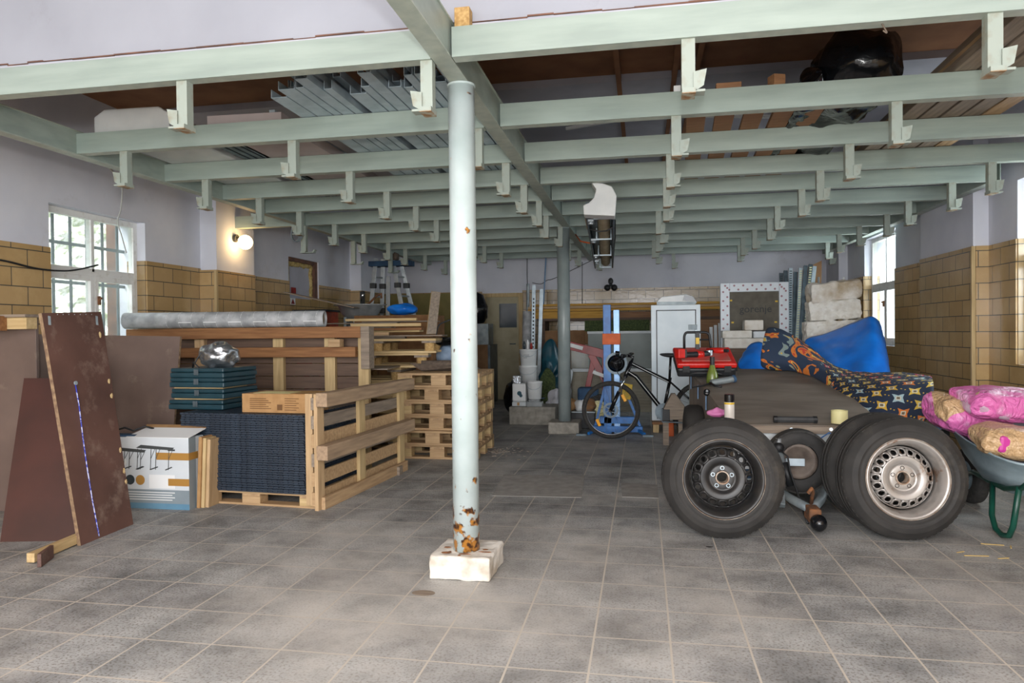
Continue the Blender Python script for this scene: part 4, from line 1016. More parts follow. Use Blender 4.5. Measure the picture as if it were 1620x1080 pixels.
MB().lathe([(.060, 0), (.074, 0), (.074, L_), (.060, L_), (.060, 0)], 40, Mr).build('tube_wall', 'grey_tube', e, smooth=False)
for o in kids(e):
    for p in o.data.polygons: p.use_smooth = True
    mo = o.modifiers.new('b', 'BEVEL'); mo.width = .002
MB().lathe([(.0595, .01), (.0595, L_-.02), (0, L_-.02)], 32, Mr).build('tube_core', 'tube_inside', e, smooth=True)
random.seed(9)
for k_, t in enumerate([.42+.115*k for k in range(13)]):
    if k_ % 2: MB().bar(Mr @ Vector((-.0746*math.cos(.3), -.0746*math.sin(.3), t)), Mr @ Vector((-.0746*math.cos(.3), -.0746*math.sin(.3), t+.115)), .003, .006).build('scuff_ring', 'paper_white', e)
    MB().tube([Mr @ Vector((.0745*math.cos(a), .0745*math.sin(a), t)) for a in [-2.9+i*.45 for i in range(14)]], .0022, 4).build('scuff_ring', 'sticker', e)

# ---- pallet stack behind
PG = 'wooden pallets in the stack behind the near column'
p0 = make_pallet('wooden pallet in the stack behind the near column', PG, W=.78, L=.80)
random.seed(12)
for i in range(6):
    c = p0 if i == 0 else dup(p0)
    c.scale = (1, 1, .955); c.location = (-1.95+random.uniform(-.025, .025), 6.90+random.uniform(-.03, .03), .138*i); c.rotation_euler = (0, 0, random.uniform(-.09, .06))
    if i in (0, 2, 4): c.rotation_euler.z += PI
c['label'] = 'topmost wooden pallet of the stack behind the near column, under the felt roll'; 
if 'group' in c: del c['group']
ZS = .138*6
p1 = make_pallet('wooden pallet with round pressed blocks, lower in the hidden rear stack', 'pallets of the rear stack', kind='round', wm=('wood_pale_x', 'wood_grey_y'))
for i in range(8):
    c = p1 if i == 0 else dup(p1)
    if i < 6: c.location = (-2.98, 7.15, .1445*i)
    else: c.location = (-2.66-(.10 if i == 6 else 0), 7.08, .1445*i); c.rotation_euler = (0, 0, .16 if i == 6 else .12)
    if i >= 6:
        c['label'] = ['upper pallet with round blocks second from the top of the rear stack', 'topmost pallet with round blocks carrying the loose boards'][i-6]
        del c['group']
ZR = .1445*8
o = solo(MB().bx(-.55, .45, -.38, .3, 0, .012), 'plywood_sheet', 'wood_grey_x', 'grey thin plywood sheet between the two upper pallets of the rear stack', 'sheet'); o.location = (-2.62, 6.66, .1445*7+.0); o.rotation_euler = (.0, 0, .14)
o.location = (-2.80, 6.48, .1445*7+.01-.145)
# loose boards on top
random.seed(21)
lb = [(-2.75, 6.85, .75, .10, .02, .16, 'wood_grey_x', 'grey board lowest in the loose heap on the rear pallets'), (-2.45, 6.9, .95, .30, .012, .10, 'wood_grey_x', 'wide grey thin board sticking out right under the loose heap'),
      (-2.85, 6.7, .7, .05, .03, .2, 'wood_x', 'brown batten in the front of the loose heap on the rear pallets'), (-2.7, 7.05, .9, .12, .02, -.05, 'wood_pale_x', 'pale board across the loose heap on the rear pallets'),
      (-2.62, 6.95, .8, .09, .022, .05, 'wood_orange_x', 'orange brown board topmost in the loose heap on the rear pallets'), (-2.95, 6.95, .85, .14, .014, -.02, 'wood_grey_x', 'long grey board pointing left out of the loose heap'),
      (-2.55, 6.8, .7, .05, .03, .32, 'wood_pale_x', 'pale batten slanting in front of the loose heap'),
      (-2.9, 7.0, .8, .16, .012, .10, 'wood_grey_x', 'broad grey board second from the top left of the loose heap'), (-2.5, 7.1, .8, .22, .012, -.12, 'wood_grey_x', 'broad grey plywood strip high in the loose heap'),
      (-2.62, 6.85, .75, .04, .025, .04, 'wood_pale_x', 'thin pale lath on top of the broad grey plywood strip')]
z = ZR+.001
for x, y, L_, w_, t, rz, m_, lab in lb:
    o = solo(MB().bx(-L_/2, L_/2, -w_/2, w_/2, 0, t), 'loose_board', m_, lab, 'board', bevel=.002); o.location = (x, y, z); o.rotation_euler = (0, 0, rz); z += t+.001
o, _ = quad_board('small_board', 'wood_grey_y', (A(675, 528, 6.8), A(690, 528, 6.86), A(697, 462, 6.98), A(683, 460, 6.92)), .018, 'small upright grey board standing at the right end of the loose heap', 'board', 'wood_pale_z')
# felt roll
mb = MB(); q = Vector((-1.98, 6.72, ZS+.045))
sp = [(Vector((math.cos(a)*(.018+.006*a/1.5), 0, math.sin(a)*(.018+.005*a/1.5)))) for a in [k*.35 for k in range(34)]]
Mx = Matrix.Rotation(-1.25, 4, 'Z')
vs = [Mx @ (p_*1.0) for p_ in sp]+[Mx @ (p_*1.0+Vector((0, .42, .0))) for p_ in sp]
n_ = len(sp); mb.add(vs, [(i, i+1, n_+i+1, n_+i) for i in range(n_-1)])
mb.add([vs[n_-1], vs[2*n_-1], vs[2*n_-1]+Vector((-.03, -.1, .03)), vs[n_-1]+Vector((-.10, -.05, .075))], [(0, 1, 2, 3)])
o = mb.build('felt_roll', 'felt', solid=.006); o.location = q+Vector((-.18, 0, .018)); tag(o, 'rolled grey brown felt lying on the pallet stack', 'felt roll')
o = solo(MB().bx(-.09, .09, -.15, .15, 0, .20), 'brown_box', 'cardboard_dull', 'small orange brown box behind the felt roll on the pallet stack', 'box', bevel=.003); o.location = (A(678, 560, 7.15).x, 7.15, ZS+.001)
mb = MB()
mb.ell((0, 0, .13), (.17, .12, .14), 16, 12, rough=.35, seed=9)
o = mb.build('denim_bundle', 'denim', smooth=True, sub=1); o.location = (A(704, 570, 7.2).x+.06, 7.2, ZS); tag(o, 'pale blue denim like cloth bundle behind the near column', 'cloth')
mb = MB(); mb.ell((0, 0, .04), (.24, .14, .05), 16, 10, rough=.6, seed=19); o = mb.build('dark_sheet', 'black_film', smooth=True, sub=1); o.location = (A(704, 535, 7.2).x+.05, 7.2, ZS+.245); tag(o, 'crumpled dark plastic on the pale blue cloth bundle', 'plastic sheet')
cable('hose', [A(690, 530, 7.2), A(694, 515, 7.25), A(704, 509, 7.3), A(722, 505, 7.3), A(745, 520, 7.3)], .009, 'dark_grey', 'thin dark hose arching over the dark plastic behind the near column', 'hose')

# ======== back of the hall, left
q = A(497, 500, 9.2)
e = thing('tiled_plinth', 'red brown tiled brick plinth by the left wall, under the steel sink', 'plinth', (q.x, 9.3, 0))
MB().bx(-.22, .2, -.2, .25, 0, 1.52).build('body', 'red_tile', e)
for i in range(2):
    for k in range(2): MB().bx(-.21+i*.205, -.21+i*.205+.195, -.212, -.2, 1.30-k*.2, 1.49-k*.2).build('face_tile', 'red_tile', e, bevel=.004)
MB().bx(-.26, .24, -.24, .28, 1.52, 1.55).build('top_slab', 'dark_grey', e, bevel=.004)
q = A(552, 480, 9.1)
e = thing('steel_sink', 'stainless steel sink bowl propped beside the red tiled plinth', 'sink', (q.x+.12, 9.2, 1.40))
MB().lathe([(0, 0), (.16, .01), (.25, .08), (.30, .19), (.36, .20), (.36, .21), (.29, .2), (.235, .09), (.15, .02), (0, .012)], 28, Matrix.Diagonal((1.05, .7, 1, 1))).build('bowl', 'steel', e, smooth=True)
MB().tube([(-.08, 0, .0), (-.08, 0, -.08), (-.14, 0, -.12), (-.2, 0, -.07), (-.2, 0, .03)], .022, 10).build('drain_pipe', 'white_pale', e, smooth=True)
for x in (-.2, .22): MB().bx(x, x+.04, -.1, .1, -1.40, .04).build('support_leg', 'galv_dull', e)
MB().tube([(-.02, .1, .2), (-.02, .1, .32), (.02, .08, .36)], .014, 8).build('tap', 'chrome', e, smooth=True)
MB().tube([(.05, .12, .2), (.2, .1, .33), (.28, .08, .36), (.27, .1, .3)], .016, 8).build('tap_lever', 'rust', e, smooth=True)
a, c_ = A(455, 463, 8.8), A(565, 487, 8.9)
o = solo(MB().bar(a, c_, .28, .014), 'tilted_board', 'wood_grey_x', 'long thin board lying slanted across the tiled plinth and sink', 'board'); 
for px, py, m_, lab in ((464, 459, 'red_paint', 'small red paper sticker sheet on the tiles left of the boarded window'), (463, 476, 'paper_white', 'small white warning sign with red triangle on the tiles under the red sheet')):
    q = AX(px, py, XL+.02); mb = MB().bx(-.004, .0, -.06, .08, -.05, .04); o = solo(mb, 'wall_sign', m_, lab, 'sign'); o.location = q
    if m_ == 'paper_white':
        MB().add([(.002, -.05, -.04), (.002, .06, -.04), (.002, .005, .035)], [(0, 1, 2)]).build('triangle', 'red_paint', o)
# ladder on trestle
e = thing('folding_ladder', 'tall aluminium folding ladder standing in the back left corner, reaching the frame', 'ladder', (-3.85, 10.5, 0))
def rail(p, q_): MB().bar(p, q_, .065, .025, up=(0, 1, 0)).build('rail', 'aluminium', e, bevel=.003)
T = 2.38
rail((-.42, -.25, 0), (-.22, -.05, T)); rail((-.30, .25, 0), (-.14, .05, T)); rail((.55, -.25, 0), (.05, -.05, T)); rail((.66, .25, 0), (.13, .05, T)); rail((-.02, -.2, 0), (-.04, .0, 2.1))
for k in range(1, 8):
    t = k/8
    MB().tube([Vector((-.42, -.25, 0)).lerp(Vector((-.22, -.05, T)), t), Vector((-.30, .25, 0)).lerp(Vector((-.14, .05, T)), t)], .014, 8).build('rung', 'aluminium', e)
    MB().tube([Vector((.55, -.25, 0)).lerp(Vector((.05, -.05, T)), t), Vector((.66, .25, 0)).lerp(Vector((.13, .05, T)), t)], .014, 8).build('rung', 'aluminium', e)
for t in (.66, .82):
    for a, b_ in (((-.42, -.25, 0), (-.22, -.05, T)), ((.55, -.25, 0), (.05, -.05, T)), ((-.30, .25, 0), (-.14, .05, T)), ((.66, .25, 0), (.13, .05, T))):
        c_ = Vector(a).lerp(Vector(b_), t); MB().box(c_, (.09, .08, .08)).build('joint', 'dark_grey', e, bevel=.008)
MB().bx(-.32, .35, -.12, .12, T-.13, T-.05).build('platform', 'blue_cloth', e, bevel=.004)
MB().box((.02, -.02, T+.02), (.22, .16, .12)).build('rag', 'felt', e, bevel=.03)
mb = MB(); mb.ell((0, 0, .07), (.2, .15, .075), 16, 10, rough=.5, seed=4); o = mb.build('blue_sack', 'blue_tarp', smooth=True, sub=1)
o.location = (A(637, 490, 8.6).x, 8.6, A(637, 498, 8.6).z); tag(o, 'small bright blue sack lying on the crate at the foot of the ladder', 'sack')
zc = A(637, 499, 8.6).z
solo(MB().bx(-.5, .5, -.3, .3, 0, zc), 'wooden_crate', 'cardboard_dull', 'tall brown crate behind the rear pallet stack carrying the blue sack', 'crate', bevel=.004).location = (A(637, 490, 8.6).x-.05, 8.65, 0)
solo(MB().bx(-1.2, .38, 0, .03, 0, TT-.03), 'board_lining', 'olive_board', 'olive board lining against the back wall behind the ladder', 'board lining').location = (-3.45, YB-.06, 0)
o = solo(MB().bx(-.03, .03, -.03, .03, 0, 1.9), 'dark_post', 'dark_grey', 'dark slim post standing by the left wall beside the ladder', 'post'); o.location = (A(577, 460, 11).x, 10.9, 0)

# ======== around the door
q = A(772, 590, 12.0)
e = thing('washing_machine', 'beige cabinet with round washing machine door beside the back door', 'washing machine', (q.x-.22, 11.95, 0))
MB().bx(-.35, .30, -.3, .3, 0, 1.0).build('cabinet', 'tan_panel', e, bevel=.006)
MB().bx(.30, .34, -.31, .3, 0, 1.0).build('side_panel', 'galv_dark', e, bevel=.003)
MB().lathe([(.16, 0), (.20, .01), (.21, .035), (.17, .045), (.15, .02)], 30, Matrix.Translation((.07, -.3, .42)) @ Matrix.Rotation(PI/2, 4, 'X')).build('round_door', 'white_pale', e, smooth=True)
MB().cyl((.07, -.31, .42), (.07, -.325, .42), .15, 24).build('door_glass', 'door_glass', e)
o = solo(MB().bx(-.2, .17, -.2, .2, 0, .36), 'grey_box', 'galv_dull', 'grey metal box standing on the beige cabinet beside the back door', 'box', bevel=.005); o.location = (q.x-.1, 11.95, 1.0)
o = solo(MB().lathe([(0, 0), (.1, .01), (.17, .1), (.18, .3), (.1, .5), (0, .55)], 20), 'black_sack', 'black_film', 'dark sack on top of the grey metal box beside the back door', 'sack', smooth=True); o.location = (q.x-.16, 11.95, 1.36)
# long tube and steel strips
q = A(831, 555, 11.4)
e = thing('grey_roll', 'tall grey roll standing upright beside the back door', 'roll', (q.x, 11.5, 0), rot=(0, .02, 0)); MB().lathe([(.03, 0), (.085, 0), (.085, 1.55), (.03, 1.55), (.03, 1.35)], 24).build('roll_body', 'grey_tube', e, smooth=False)
MB().cyl((0, .0, 0), (.0, 0, 2.0), .025, 12).build('core_pole', 'galv_dull', e)
for i, (px, tp) in enumerate(((845, 452), (861, 458))):
    q = A(px, 555, 11.6); z = A(px, tp, 11.6).z
    e = thing('perforated_strip', ['tall perforated steel strip leaning right of the grey roll', 'second steel strip, farther right of the grey roll'][i], 'steel strip', (q.x-.08*i, 11.33, 0), rot=(-.03, .02+.02*i, 0))
    MB().bx(-.03, .03, 0, .004, 0, z).bx(-.03, -.026, 0, .03, 0, z).build('strip', 'galv', e)
    if i == 0:
        for k in range(14): MB().bx(-.012, .012, -.001, 0, .95+k*.06, .98+k*.06).build('slot', 'dark_grey', e)
o = solo(MB().tube([Vector((A(858, 480, 11.9).x-.08, 11.85, 0)), A(864, 400, 12.4)], .012, 8), 'thin_rod', 'blue_pale', 'thin pale blue rod leaning to the back wall right of the grey roll', 'rod')
# horizontal long timbers
zb = A(900, 503, 11.25).z
e = thing('timber_rack', 'low brown rack at the back wall carrying the long yellow timbers', 'rack', (-.1, 11.7, 0))
for x in (-1.55, -.3, 1.5): MB().bx(x, x+.08, -.25, .3, 0, zb-.04).build('rack_post', 'wood_dark_x', e)
MB().bx(-1.6, 2.7, -.25, .3, zb-.04, zb).build('rack_top', 'wood_dark_x', e)
for i, (y, z, x0, x1, m_, h, lab) in enumerate(((11.5, 0, -1.75, -.6, 'wood_yellow_x', .11, 'short thick yellow timber at the left end of the rack'), (11.5, .115, -1.85, 1.6, 'wood_yellow_x', .04, 'long yellow batten lying lowest on the thick timber'), (11.52, .16, -1.85, 2.4, 'wood_x', .035, 'long pale batten in the middle of the long timbers'),
        (11.5, .20, -1.8, 2.2, 'wood_yellow_x', .035, 'topmost long yellow batten on the rack'), (11.75, .0, -1.2, 2.6, 'plank_red_x', .10, 'long reddish plank behind the yellow battens'))):
    o = solo(MB().bx(x0, x1, -.05, .05, 0, h), 'long_timber', m_, lab, 'timber', bevel=.003); o.location = (0, y, zb+z)
def slab(name, px0, px1, pyt, Y, t, m_, lab, cat='panel', zb_=0, lean=.0, pyb=None):
    a, b_ = A(px0, pyt, Y), A(px1, pyt, Y); z0 = zb_ if pyb is None else A(px0, pyb, Y).z
    o = solo(MB().bx(-(b_.x-a.x)/2, (b_.x-a.x)/2, 0, t, 0, a.z-z0), name, m_, lab, cat, bevel=.003); o.location = ((a.x+b_.x)/2, Y, z0); o.rotation_euler = (-lean, 0, 0); return o
slab('brown_sheet', 862, 925, 523, 11.2, .03, 'tan_panel', 'tan brown panel standing behind the rear column')
slab('glass_sheet', 930, 1032, 527, 10.9, .02, 'glass_grey', 'large grey glass pane with white edge standing behind the bicycle', 'glass pane')
o = slab('glass_edge', 929, 1033, 524, 10.88, .03, 'white_pale', 'white edge profile on top of the large grey glass pane', 'profile', pyb=528)
slab('small_glass', 903, 932, 545, 10.8, .02, 'pane', 'small clear glass sheet left of the large grey pane', 'glass sheet')
slab('beige_radiator', 905, 1032, 588, 10.7, .06, 'beige_panel', 'ribbed beige radiator panel standing low behind the bicycle', 'radiator')
for k in range(10):
    pass
mb = MB(); a, b_ = A(905, 590, 10.69), A(1032, 590, 10.69)
e = bpy.data.objects['beige_radiator']
for k in range(11): MB().bx(-(b_.x-a.x)/2+.01, (b_.x-a.x)/2-.01, -.012, 0, .08+k*.045, .10+k*.045).build('rib', 'beige_panel', e, bevel=.003)
slab('white_sill', 905, 1030, 583, 10.62, .08, 'white_pale', 'white ledge lying on top of the beige radiator panel', 'ledge', pyb=588)
mb = MB(); a, b_ = A(925, 524, 11.1), A(1028, 524, 11.1)
mb.bx(-.0, b_.x-a.x, 0, .3, 0, .17); o = mb.build('moss_slab', 'moss'); o.location = (a.x, 11.1, a.z+.0); tag(o, 'dark green mossy stone like strip above the grey glass pane', 'slab')
solo(MB().bx(-.0, b_.x-a.x, 0, .3, 0, a.z), 'dark_cabinet', 'tan_panel', 'brown cabinet behind the grey glass pane', 'cabinet').location = (a.x, 11.12, 0)
slab('brown_shelf', 1108, 1140, 505, 11.0, .3, 'plank_red_x', 'reddish wooden shelf board between the white door panel and the foil wrapped window frame', 'shelf')
for i in range(3):
    q = A(1127+i*7, 600, 9.8); o = solo(MB().bx(-.02, .02, -.02, .02, 0, A(1130, 517-i*3, 9.8).z), 'white_profile', 'white_pale', 'white upright profile strip leaning left of the wrapped window frame', 'profile', 'white profile strips'); o.location = (q.x, 9.8, 0); o.rotation_euler = (-.02, -.01, 0)

# ======== concrete block with the buckets
solo(MB().bx(-.31, .30, -.0, .45, 0, .235), 'concrete_block', 'concrete', 'big rough concrete block on the floor left of the rear column', 'block', bevel=.012, sub=0).location = (-1.42, 9.08, 0)
def bucket(px, pyb, Y, zb_, r, h, lab, lid=False, mm='white_plastic'):
    q = A(px, pyb, Y); e = thing('bucket', lab, 'bucket', (q.x, Y, zb_))
    if lid: MB().lathe([(0, 0), (r*.88, 0), (r, h*.93), (r*1.04, h*.93), (r*1.04, h), (0, h)], 28).build('bucket_body', mm, e)
    else: MB().lathe([(0, 0), (r*.86, 0), (r, h*.92), (r*1.04, h*.92), (r*1.04, h), (r*.98, h), (r*.84, .01), (0, .01)], 28).build('bucket_body', mm, e)
    for o in kids(e):
        for p in o.data.polygons: p.use_smooth = len(p.vertices) == 4
        mo = o.modifiers.new('b', 'BEVEL'); mo.width = .003; mo.limit_method = 'ANGLE'
    MB().tube([(r*math.cos(a), -r*.3-r*.75*math.sin(a), h*.9-h*.35*math.sin(a)) for a in [PI*k/12 for k in range(13)]], .003, 6).build('handle', 'galv', e, smooth=True)
    return e
z0 = .235
e = thing('canister', 'white plastic canister with green print on the concrete block', 'canister', (A(824, 640, 9.25).x, 9.22, z0))
MB().bx(-.10, .09, -.08, .08, 0, .06).build('base_box', 'white_pale', e, bevel=.01)
MB().bx(-.095, .085, -.075, .075, .06, .30).build('canister_body', 'white_plastic', e, bevel=.015)
MB().bx(-.09, .02, -.07, .06, .30, .40).build('silver_pack', 'foil', e, bevel=.006)
MB().cyl((.0, -.079, .17), (.0, -.075, .17), .03, 14).build('green_print', 'teal_bag', e)
MB().cyl((.02, -.079, .14), (.02, -.075, .14), .022, 14).build('green_print', 'teal_bag', e)
MB().bx(-.03, -.0, -.081, -.079, .01, .05).build('brown_label', 'cardboard', e)
solo(MB().bx(-.10, .10, -.09, .06, 0, .06).bx(-.08, .06, -.05, .04, .06, .09), 'tray_pack', 'thin_plastic', 'clear plastic tray with small packs on the concrete block under the white bucket', 'tray').location = (-1.40, 9.2, z0)
bucket(846, 628, 9.2, z0+.095, .10, .23, 'white bucket on the clear tray right of the canister')
solo(MB().bx(-.07, .09, -.06, .1, 0, .004), 'rag', 'blue_cloth', 'blue rag under the white bucket on the concrete block', 'rag').location = (-1.38, 9.3, z0+.0905)
q = A(836, 600, 9.75)
solo(MB().bx(-.16, .16, -.15, .15, 0, .47), 'bucket_stand', 'dark_grey', 'dark low stand behind the concrete block carrying stacked white buckets', 'stand').location = (q.x, 9.75, 0)
bucket(836, 600, 9.75, .47, .125, .27, 'lower white bucket of the two stacked behind the canister', True)
bucket(836, 560, 9.75, .74, .122, .23, 'upper white bucket with printed writing, stacked behind the canister', True)
e = bpy.context.scene.objects['bucket.002'] if 'bucket.002' in bpy.data.objects else None
if e:
    M = Matrix.Translation((-.01, -.118, .15)) @ Matrix.Rotation(PI/2, 4, 'X'); mb = MB()
    for k, (a, b_) in enumerate(((-.05, .03), (-.06, .05), (-.05, .0))): mb.bx(a, b_, -.1185, -.117, .15-.02*k, .155-.02*k)
    mb.build('writing', 'print_dark', e)
for i, (dx, h, m_) in enumerate(((-.05, .11, 'door_glass'), (.0, .13, 'paper_white'), (.05, .09, 'red_paint'))):
    o = solo(MB().lathe([(0, 0), (.018, 0), (.018, h*.7), (.009, h*.85), (.009, h), (0, h)], 12), 'spray_bottle', m_, ['dark small bottle standing on the upper white bucket', 'white small bottle standing on the upper white bucket', 'red small bottle standing on the upper white bucket'][i], 'bottle', smooth=True); o.location = (q.x+dx, 9.72, .971)
mb = MB(); mb.ell((0, 0, .28), (.14, .14, .3), 14, 10, rough=.4, seed=7); o = mb.build('black_bag', 'black_film', smooth=True, sub=1); o.location = (A(811, 600, 9.9).x, 9.95, 0); tag(o, 'black rubbish bag left behind the white buckets', 'bag')
def bag(name, px, Y, r, h, m_, lab, seed, z=0, hd=.5):
    mb = MB(); mb.ell((0, 0, h*.48), (r, r*.8, h*.5), 26, 20, rough=.9, seed=seed); o = mb.build(name, m_, smooth=True, sub=1); o.location = (A(px, 600, Y).x, Y, z); return tag(o, lab, 'bag')
bag('teal_sack', 872, 10.2, .16, .98, 'teal_bag', 'teal blue plastic sack with knotted top left of the rear column', 3)
bag('green_sack', 868, 9.85, .12, .62, 'moss', 'dark green netted sack in front of the teal sack', 13)
bag('white_sack', 884, 9.8, .12, .3, 'paper_white', 'crumpled white paper sack at the left foot of the rear column', 23)
bag('clear_sack', 876, 9.6, .1, .42, 'clear_film', 'thin clear plastic sack beside the white paper sack', 33)
bag('white_sack', 890, 10.4, .12, .9, 'white_pale', 'pale sack half hidden behind the rear column', 43)
q = A(918, 640, 9.0)
e = thing('open_box', 'black crate of white and brown junk on the floor right of the rear column', 'crate', (q.x, 8.98, 0))
MB().bx(-.22, .2, -.2, .2, 0, .2).build('crate_body', 'black_plastic', e, bevel=.01); MB().bx(-.22, .2, -.205, .2, .2, .215).build('crate_rim', 'galv_dull', e)
for i, (x, m_) in enumerate(((-.12, 'cardboard'), (.02, 'paper_white'), (.12, 'cardboard_dull'))):
    MB().ell((x, -.03, .27), (.09, .12, .09), 12, 8, rough=.5, seed=i).build('junk', m_, e, smooth=True)
o = solo(MB().bx(-.13, .13, -.1, .1, 0, .17), 'blue_tub', 'blue_cloth', 'dark blue tub standing on the black crate of junk', 'tub', bevel=.03); o.location = (q.x+.10, 9.02, .33); 
# red jack frame
e = thing('red_machine', 'red painted steel machine stand with white stickers behind the bicycle wheel', 'machine', (A(925, 600, 9.4).x, 9.4, 0))
o_ = e.location
def rb(p0, p1, w_, h_, nm='beam', m_='red_paint'): MB().bar(Vector(p0)-o_, Vector(p1)-o_, w_, h_).build(nm, m_, e, bevel=.004)
rb(A(884, 542, 9.4), A(957, 560, 9.4), .09, .11); rb(A(935, 560, 9.4), A(957, 600, 9.4), .07, .09, 'strut'); rb(A(940, 565, 9.4), A(924, 640, 9.4), .06, .07, 'strut'); rb(A(957, 558, 9.4), A(957, 625, 9.4), .07, .07, 'strut')
rb(A(957, 560, 9.4), Vector((A(957, 560, 9.4).x, 9.4, 0)), .06, .06, 'leg'); rb(A(924, 640, 9.4), Vector((A(920, 640, 9.4).x, 9.4, 0)), .06, .06, 'leg')
rb(A(889, 542, 9.34), A(922, 551, 9.34), .006, .05, 'sticker', 'paper_white'); rb(A(938, 588, 9.34), A(957, 595, 9.34), .006, .045, 'sticker', 'paper_white')
M = Matrix.Translation(A(905, 546.5, 9.325)-o_) @ Matrix.Rotation(.2, 4, 'Y') @ Matrix.Rotation(PI/2, 4, 'X'); 

# ======== white door panel on small pallet, printer on top
zt = .125
e = thing('small_pallet', 'small low wooden pallet under the white door panel', 'pallet', (.40, 8.72, 0))
MB().bx(-.3, .35, -.18, .18, zt-.03, zt).build('deck', 'wood_orange_x', e, bevel=.003)
for x in (-.29, .0, .27): MB().bx(x, x+.07, -.17, .17, 0, zt-.03).build('foot', 'wood_pale_z', e, bevel=.003)
mat('cabinet_white', 'e2ecf1', 'd2dfe6', .4, scale=3)
e = thing('white_cabinet', 'tall white steel cabinet with glass like door and grey latch behind the bicycle', 'cabinet', ((A(1030, 500, 8.7).x+A(1108, 500, 8.7).x)/2, 8.7, zt))
H = A(1070, 482, 8.7).z-zt; Wc = (A(1108, 500, 8.7).x-A(1030, 500, 8.7).x)/2
MB().bx(-Wc, Wc, .0, .2, 0, H).build('carcass', 'cabinet_white', e, bevel=.004)
MB().bx(-Wc+.07, Wc-.06, -.012, -.001, .02, H-.07).build('door_leaf', 'cabinet_white', e, bevel=.003)
mb = MB(); mb.bx(-Wc+.06, -Wc+.07, -.006, 0, .02, H-.06).bx(Wc-.06, Wc-.05, -.006, 0, .02, H-.06).bx(-Wc+.06, Wc-.05, -.006, 0, H-.07, H-.06); mb.build('door_gap', 'dark_grey', e)
MB().bx(Wc-.14, Wc-.04, -.025, -.012, H-.30, H-.24).build('latch', 'galv_dull', e, bevel=.003); MB().bx(Wc-.07, Wc-.04, -.03, -.0, H-.38, H-.3).build('latch_arm', 'galv', e, bevel=.003)
e = thing('printer', 'white and dark flatbed printer lying on top of the white steel cabinet', 'printer', (A(1069, 480, 8.75).x, 8.8, zt+H+.001))
mb = MB(); mb.prism([(-.21, 0), (.22, 0), (.24, .03), (.20, .10), (.12, .125), (-.17, .10), (-.22, .05)], .2, Matrix.Translation((0, -.1, 0))); mb.build('printer_body', 'white_plastic', e, bevel=.01)
MB().prism([(-.225, .0), (.225, .0), (.245, .032), (-.225, .04)], .01, Matrix.Translation((0, -.11, 0))).build('front_strip', 'galv_dull', e)
MB().prism([(.08, .045), (.23, .035), (.19, .095), (.1, .11)], .01, Matrix.Translation((0, -.11, 0))).build('dark_panel', 'door_glass', e)

# ======== blue post lift
bx0 = (A(935, 684, 8.5).x+A(1010, 684, 8.5).x)/2
e = thing('blue_lift_stand', 'blue steel stand with two uprights, orange strap and round motor behind the bicycle', 'stand', (-.37, 8.45, 0))
zt1, zt2 = A(959, 482, 8.45).z, A(972, 490, 8.45).z
MB().bx(-.09, .0, -.05, .04, .0, zt1).build('upright', 'blue_paint', e, bevel=.004)
MB().bx(.03, .10, -.04, .04, .0, zt2).build('upright', 'blue_pale', e, bevel=.004)
MB().bx(-.1, .11, -.06, .05, zt1-.47, zt1-.34).build('strap', 'orange', e, bevel=.006)
MB().bx(-.22, .36, -.06, .04, .02, .09).build('base_beam', 'blue_paint', e, bevel=.004)
MB().bx(-.14, .3, -.05, .04, .12, .2).build('cross_beam', 'blue_paint', e, bevel=.004)
for p, q_ in (((-.2, -.0, .06), (-.06, 0, .62)), ((.34, 0, .06), (.12, 0, .62)), ((.3, -.02, .05), (.38, -.2, .02)), ((-.18, -.02, .05), (-.26, -.2, .02))): MB().bar(p, q_, .03, .03).build('brace', 'blue_paint', e)
MB().lathe([(0, -.06), (.11, -.06), (.13, -.02), (.13, .0), (0, .0)], 26, Matrix.Translation((.06, -.06, .83)) @ Matrix.Rotation(PI/2, 4, 'X')).build('round_motor_case', 'galv_dark', e, smooth=False)
MB().lathe([(0, .09), (.05, .085), (.08, .04), (.085, 0), (.1, 0), (.1, .02), (.09, .03)], 26, Matrix.Translation((.06, -.06, .83)) @ Matrix.Rotation(PI/2, 4, 'X')).build('motor_dome', 'black_gloss', e, smooth=True)
MB().prism([(.12, .42), (.22, .40), (.25, .58), (.14, .6)], .02, Matrix.Translation((0, -.07, 0))).build('yellow_plate', 'yellow', e, bevel=.004)
for x in (-.34, .42): MB().bx(x-.06, x+.06, -.26, -.18, 0, .02).build('foot_plate', 'galv_dark', e)
e = thing('spoked_cream_wheel', 'small dark tyre with cream spoked rim standing behind the bicycle wheel', 'wheel', (A(947, 655, 8.9).x, 8.95, .21))
MB().lathe([(.13, -.03), (.19, -.04), (.21, 0), (.19, .04), (.13, .03)], 28, Matrix.Rotation(PI/2, 4, 'X')).build('tyre', 'tread', e, smooth=True)
MB().lathe([(0, .01), (.13, .0), (.14, -.02), (0, -.02)], 28, Matrix.Rotation(PI/2, 4, 'X')).build('rim', 'cream_tape', e, smooth=False)

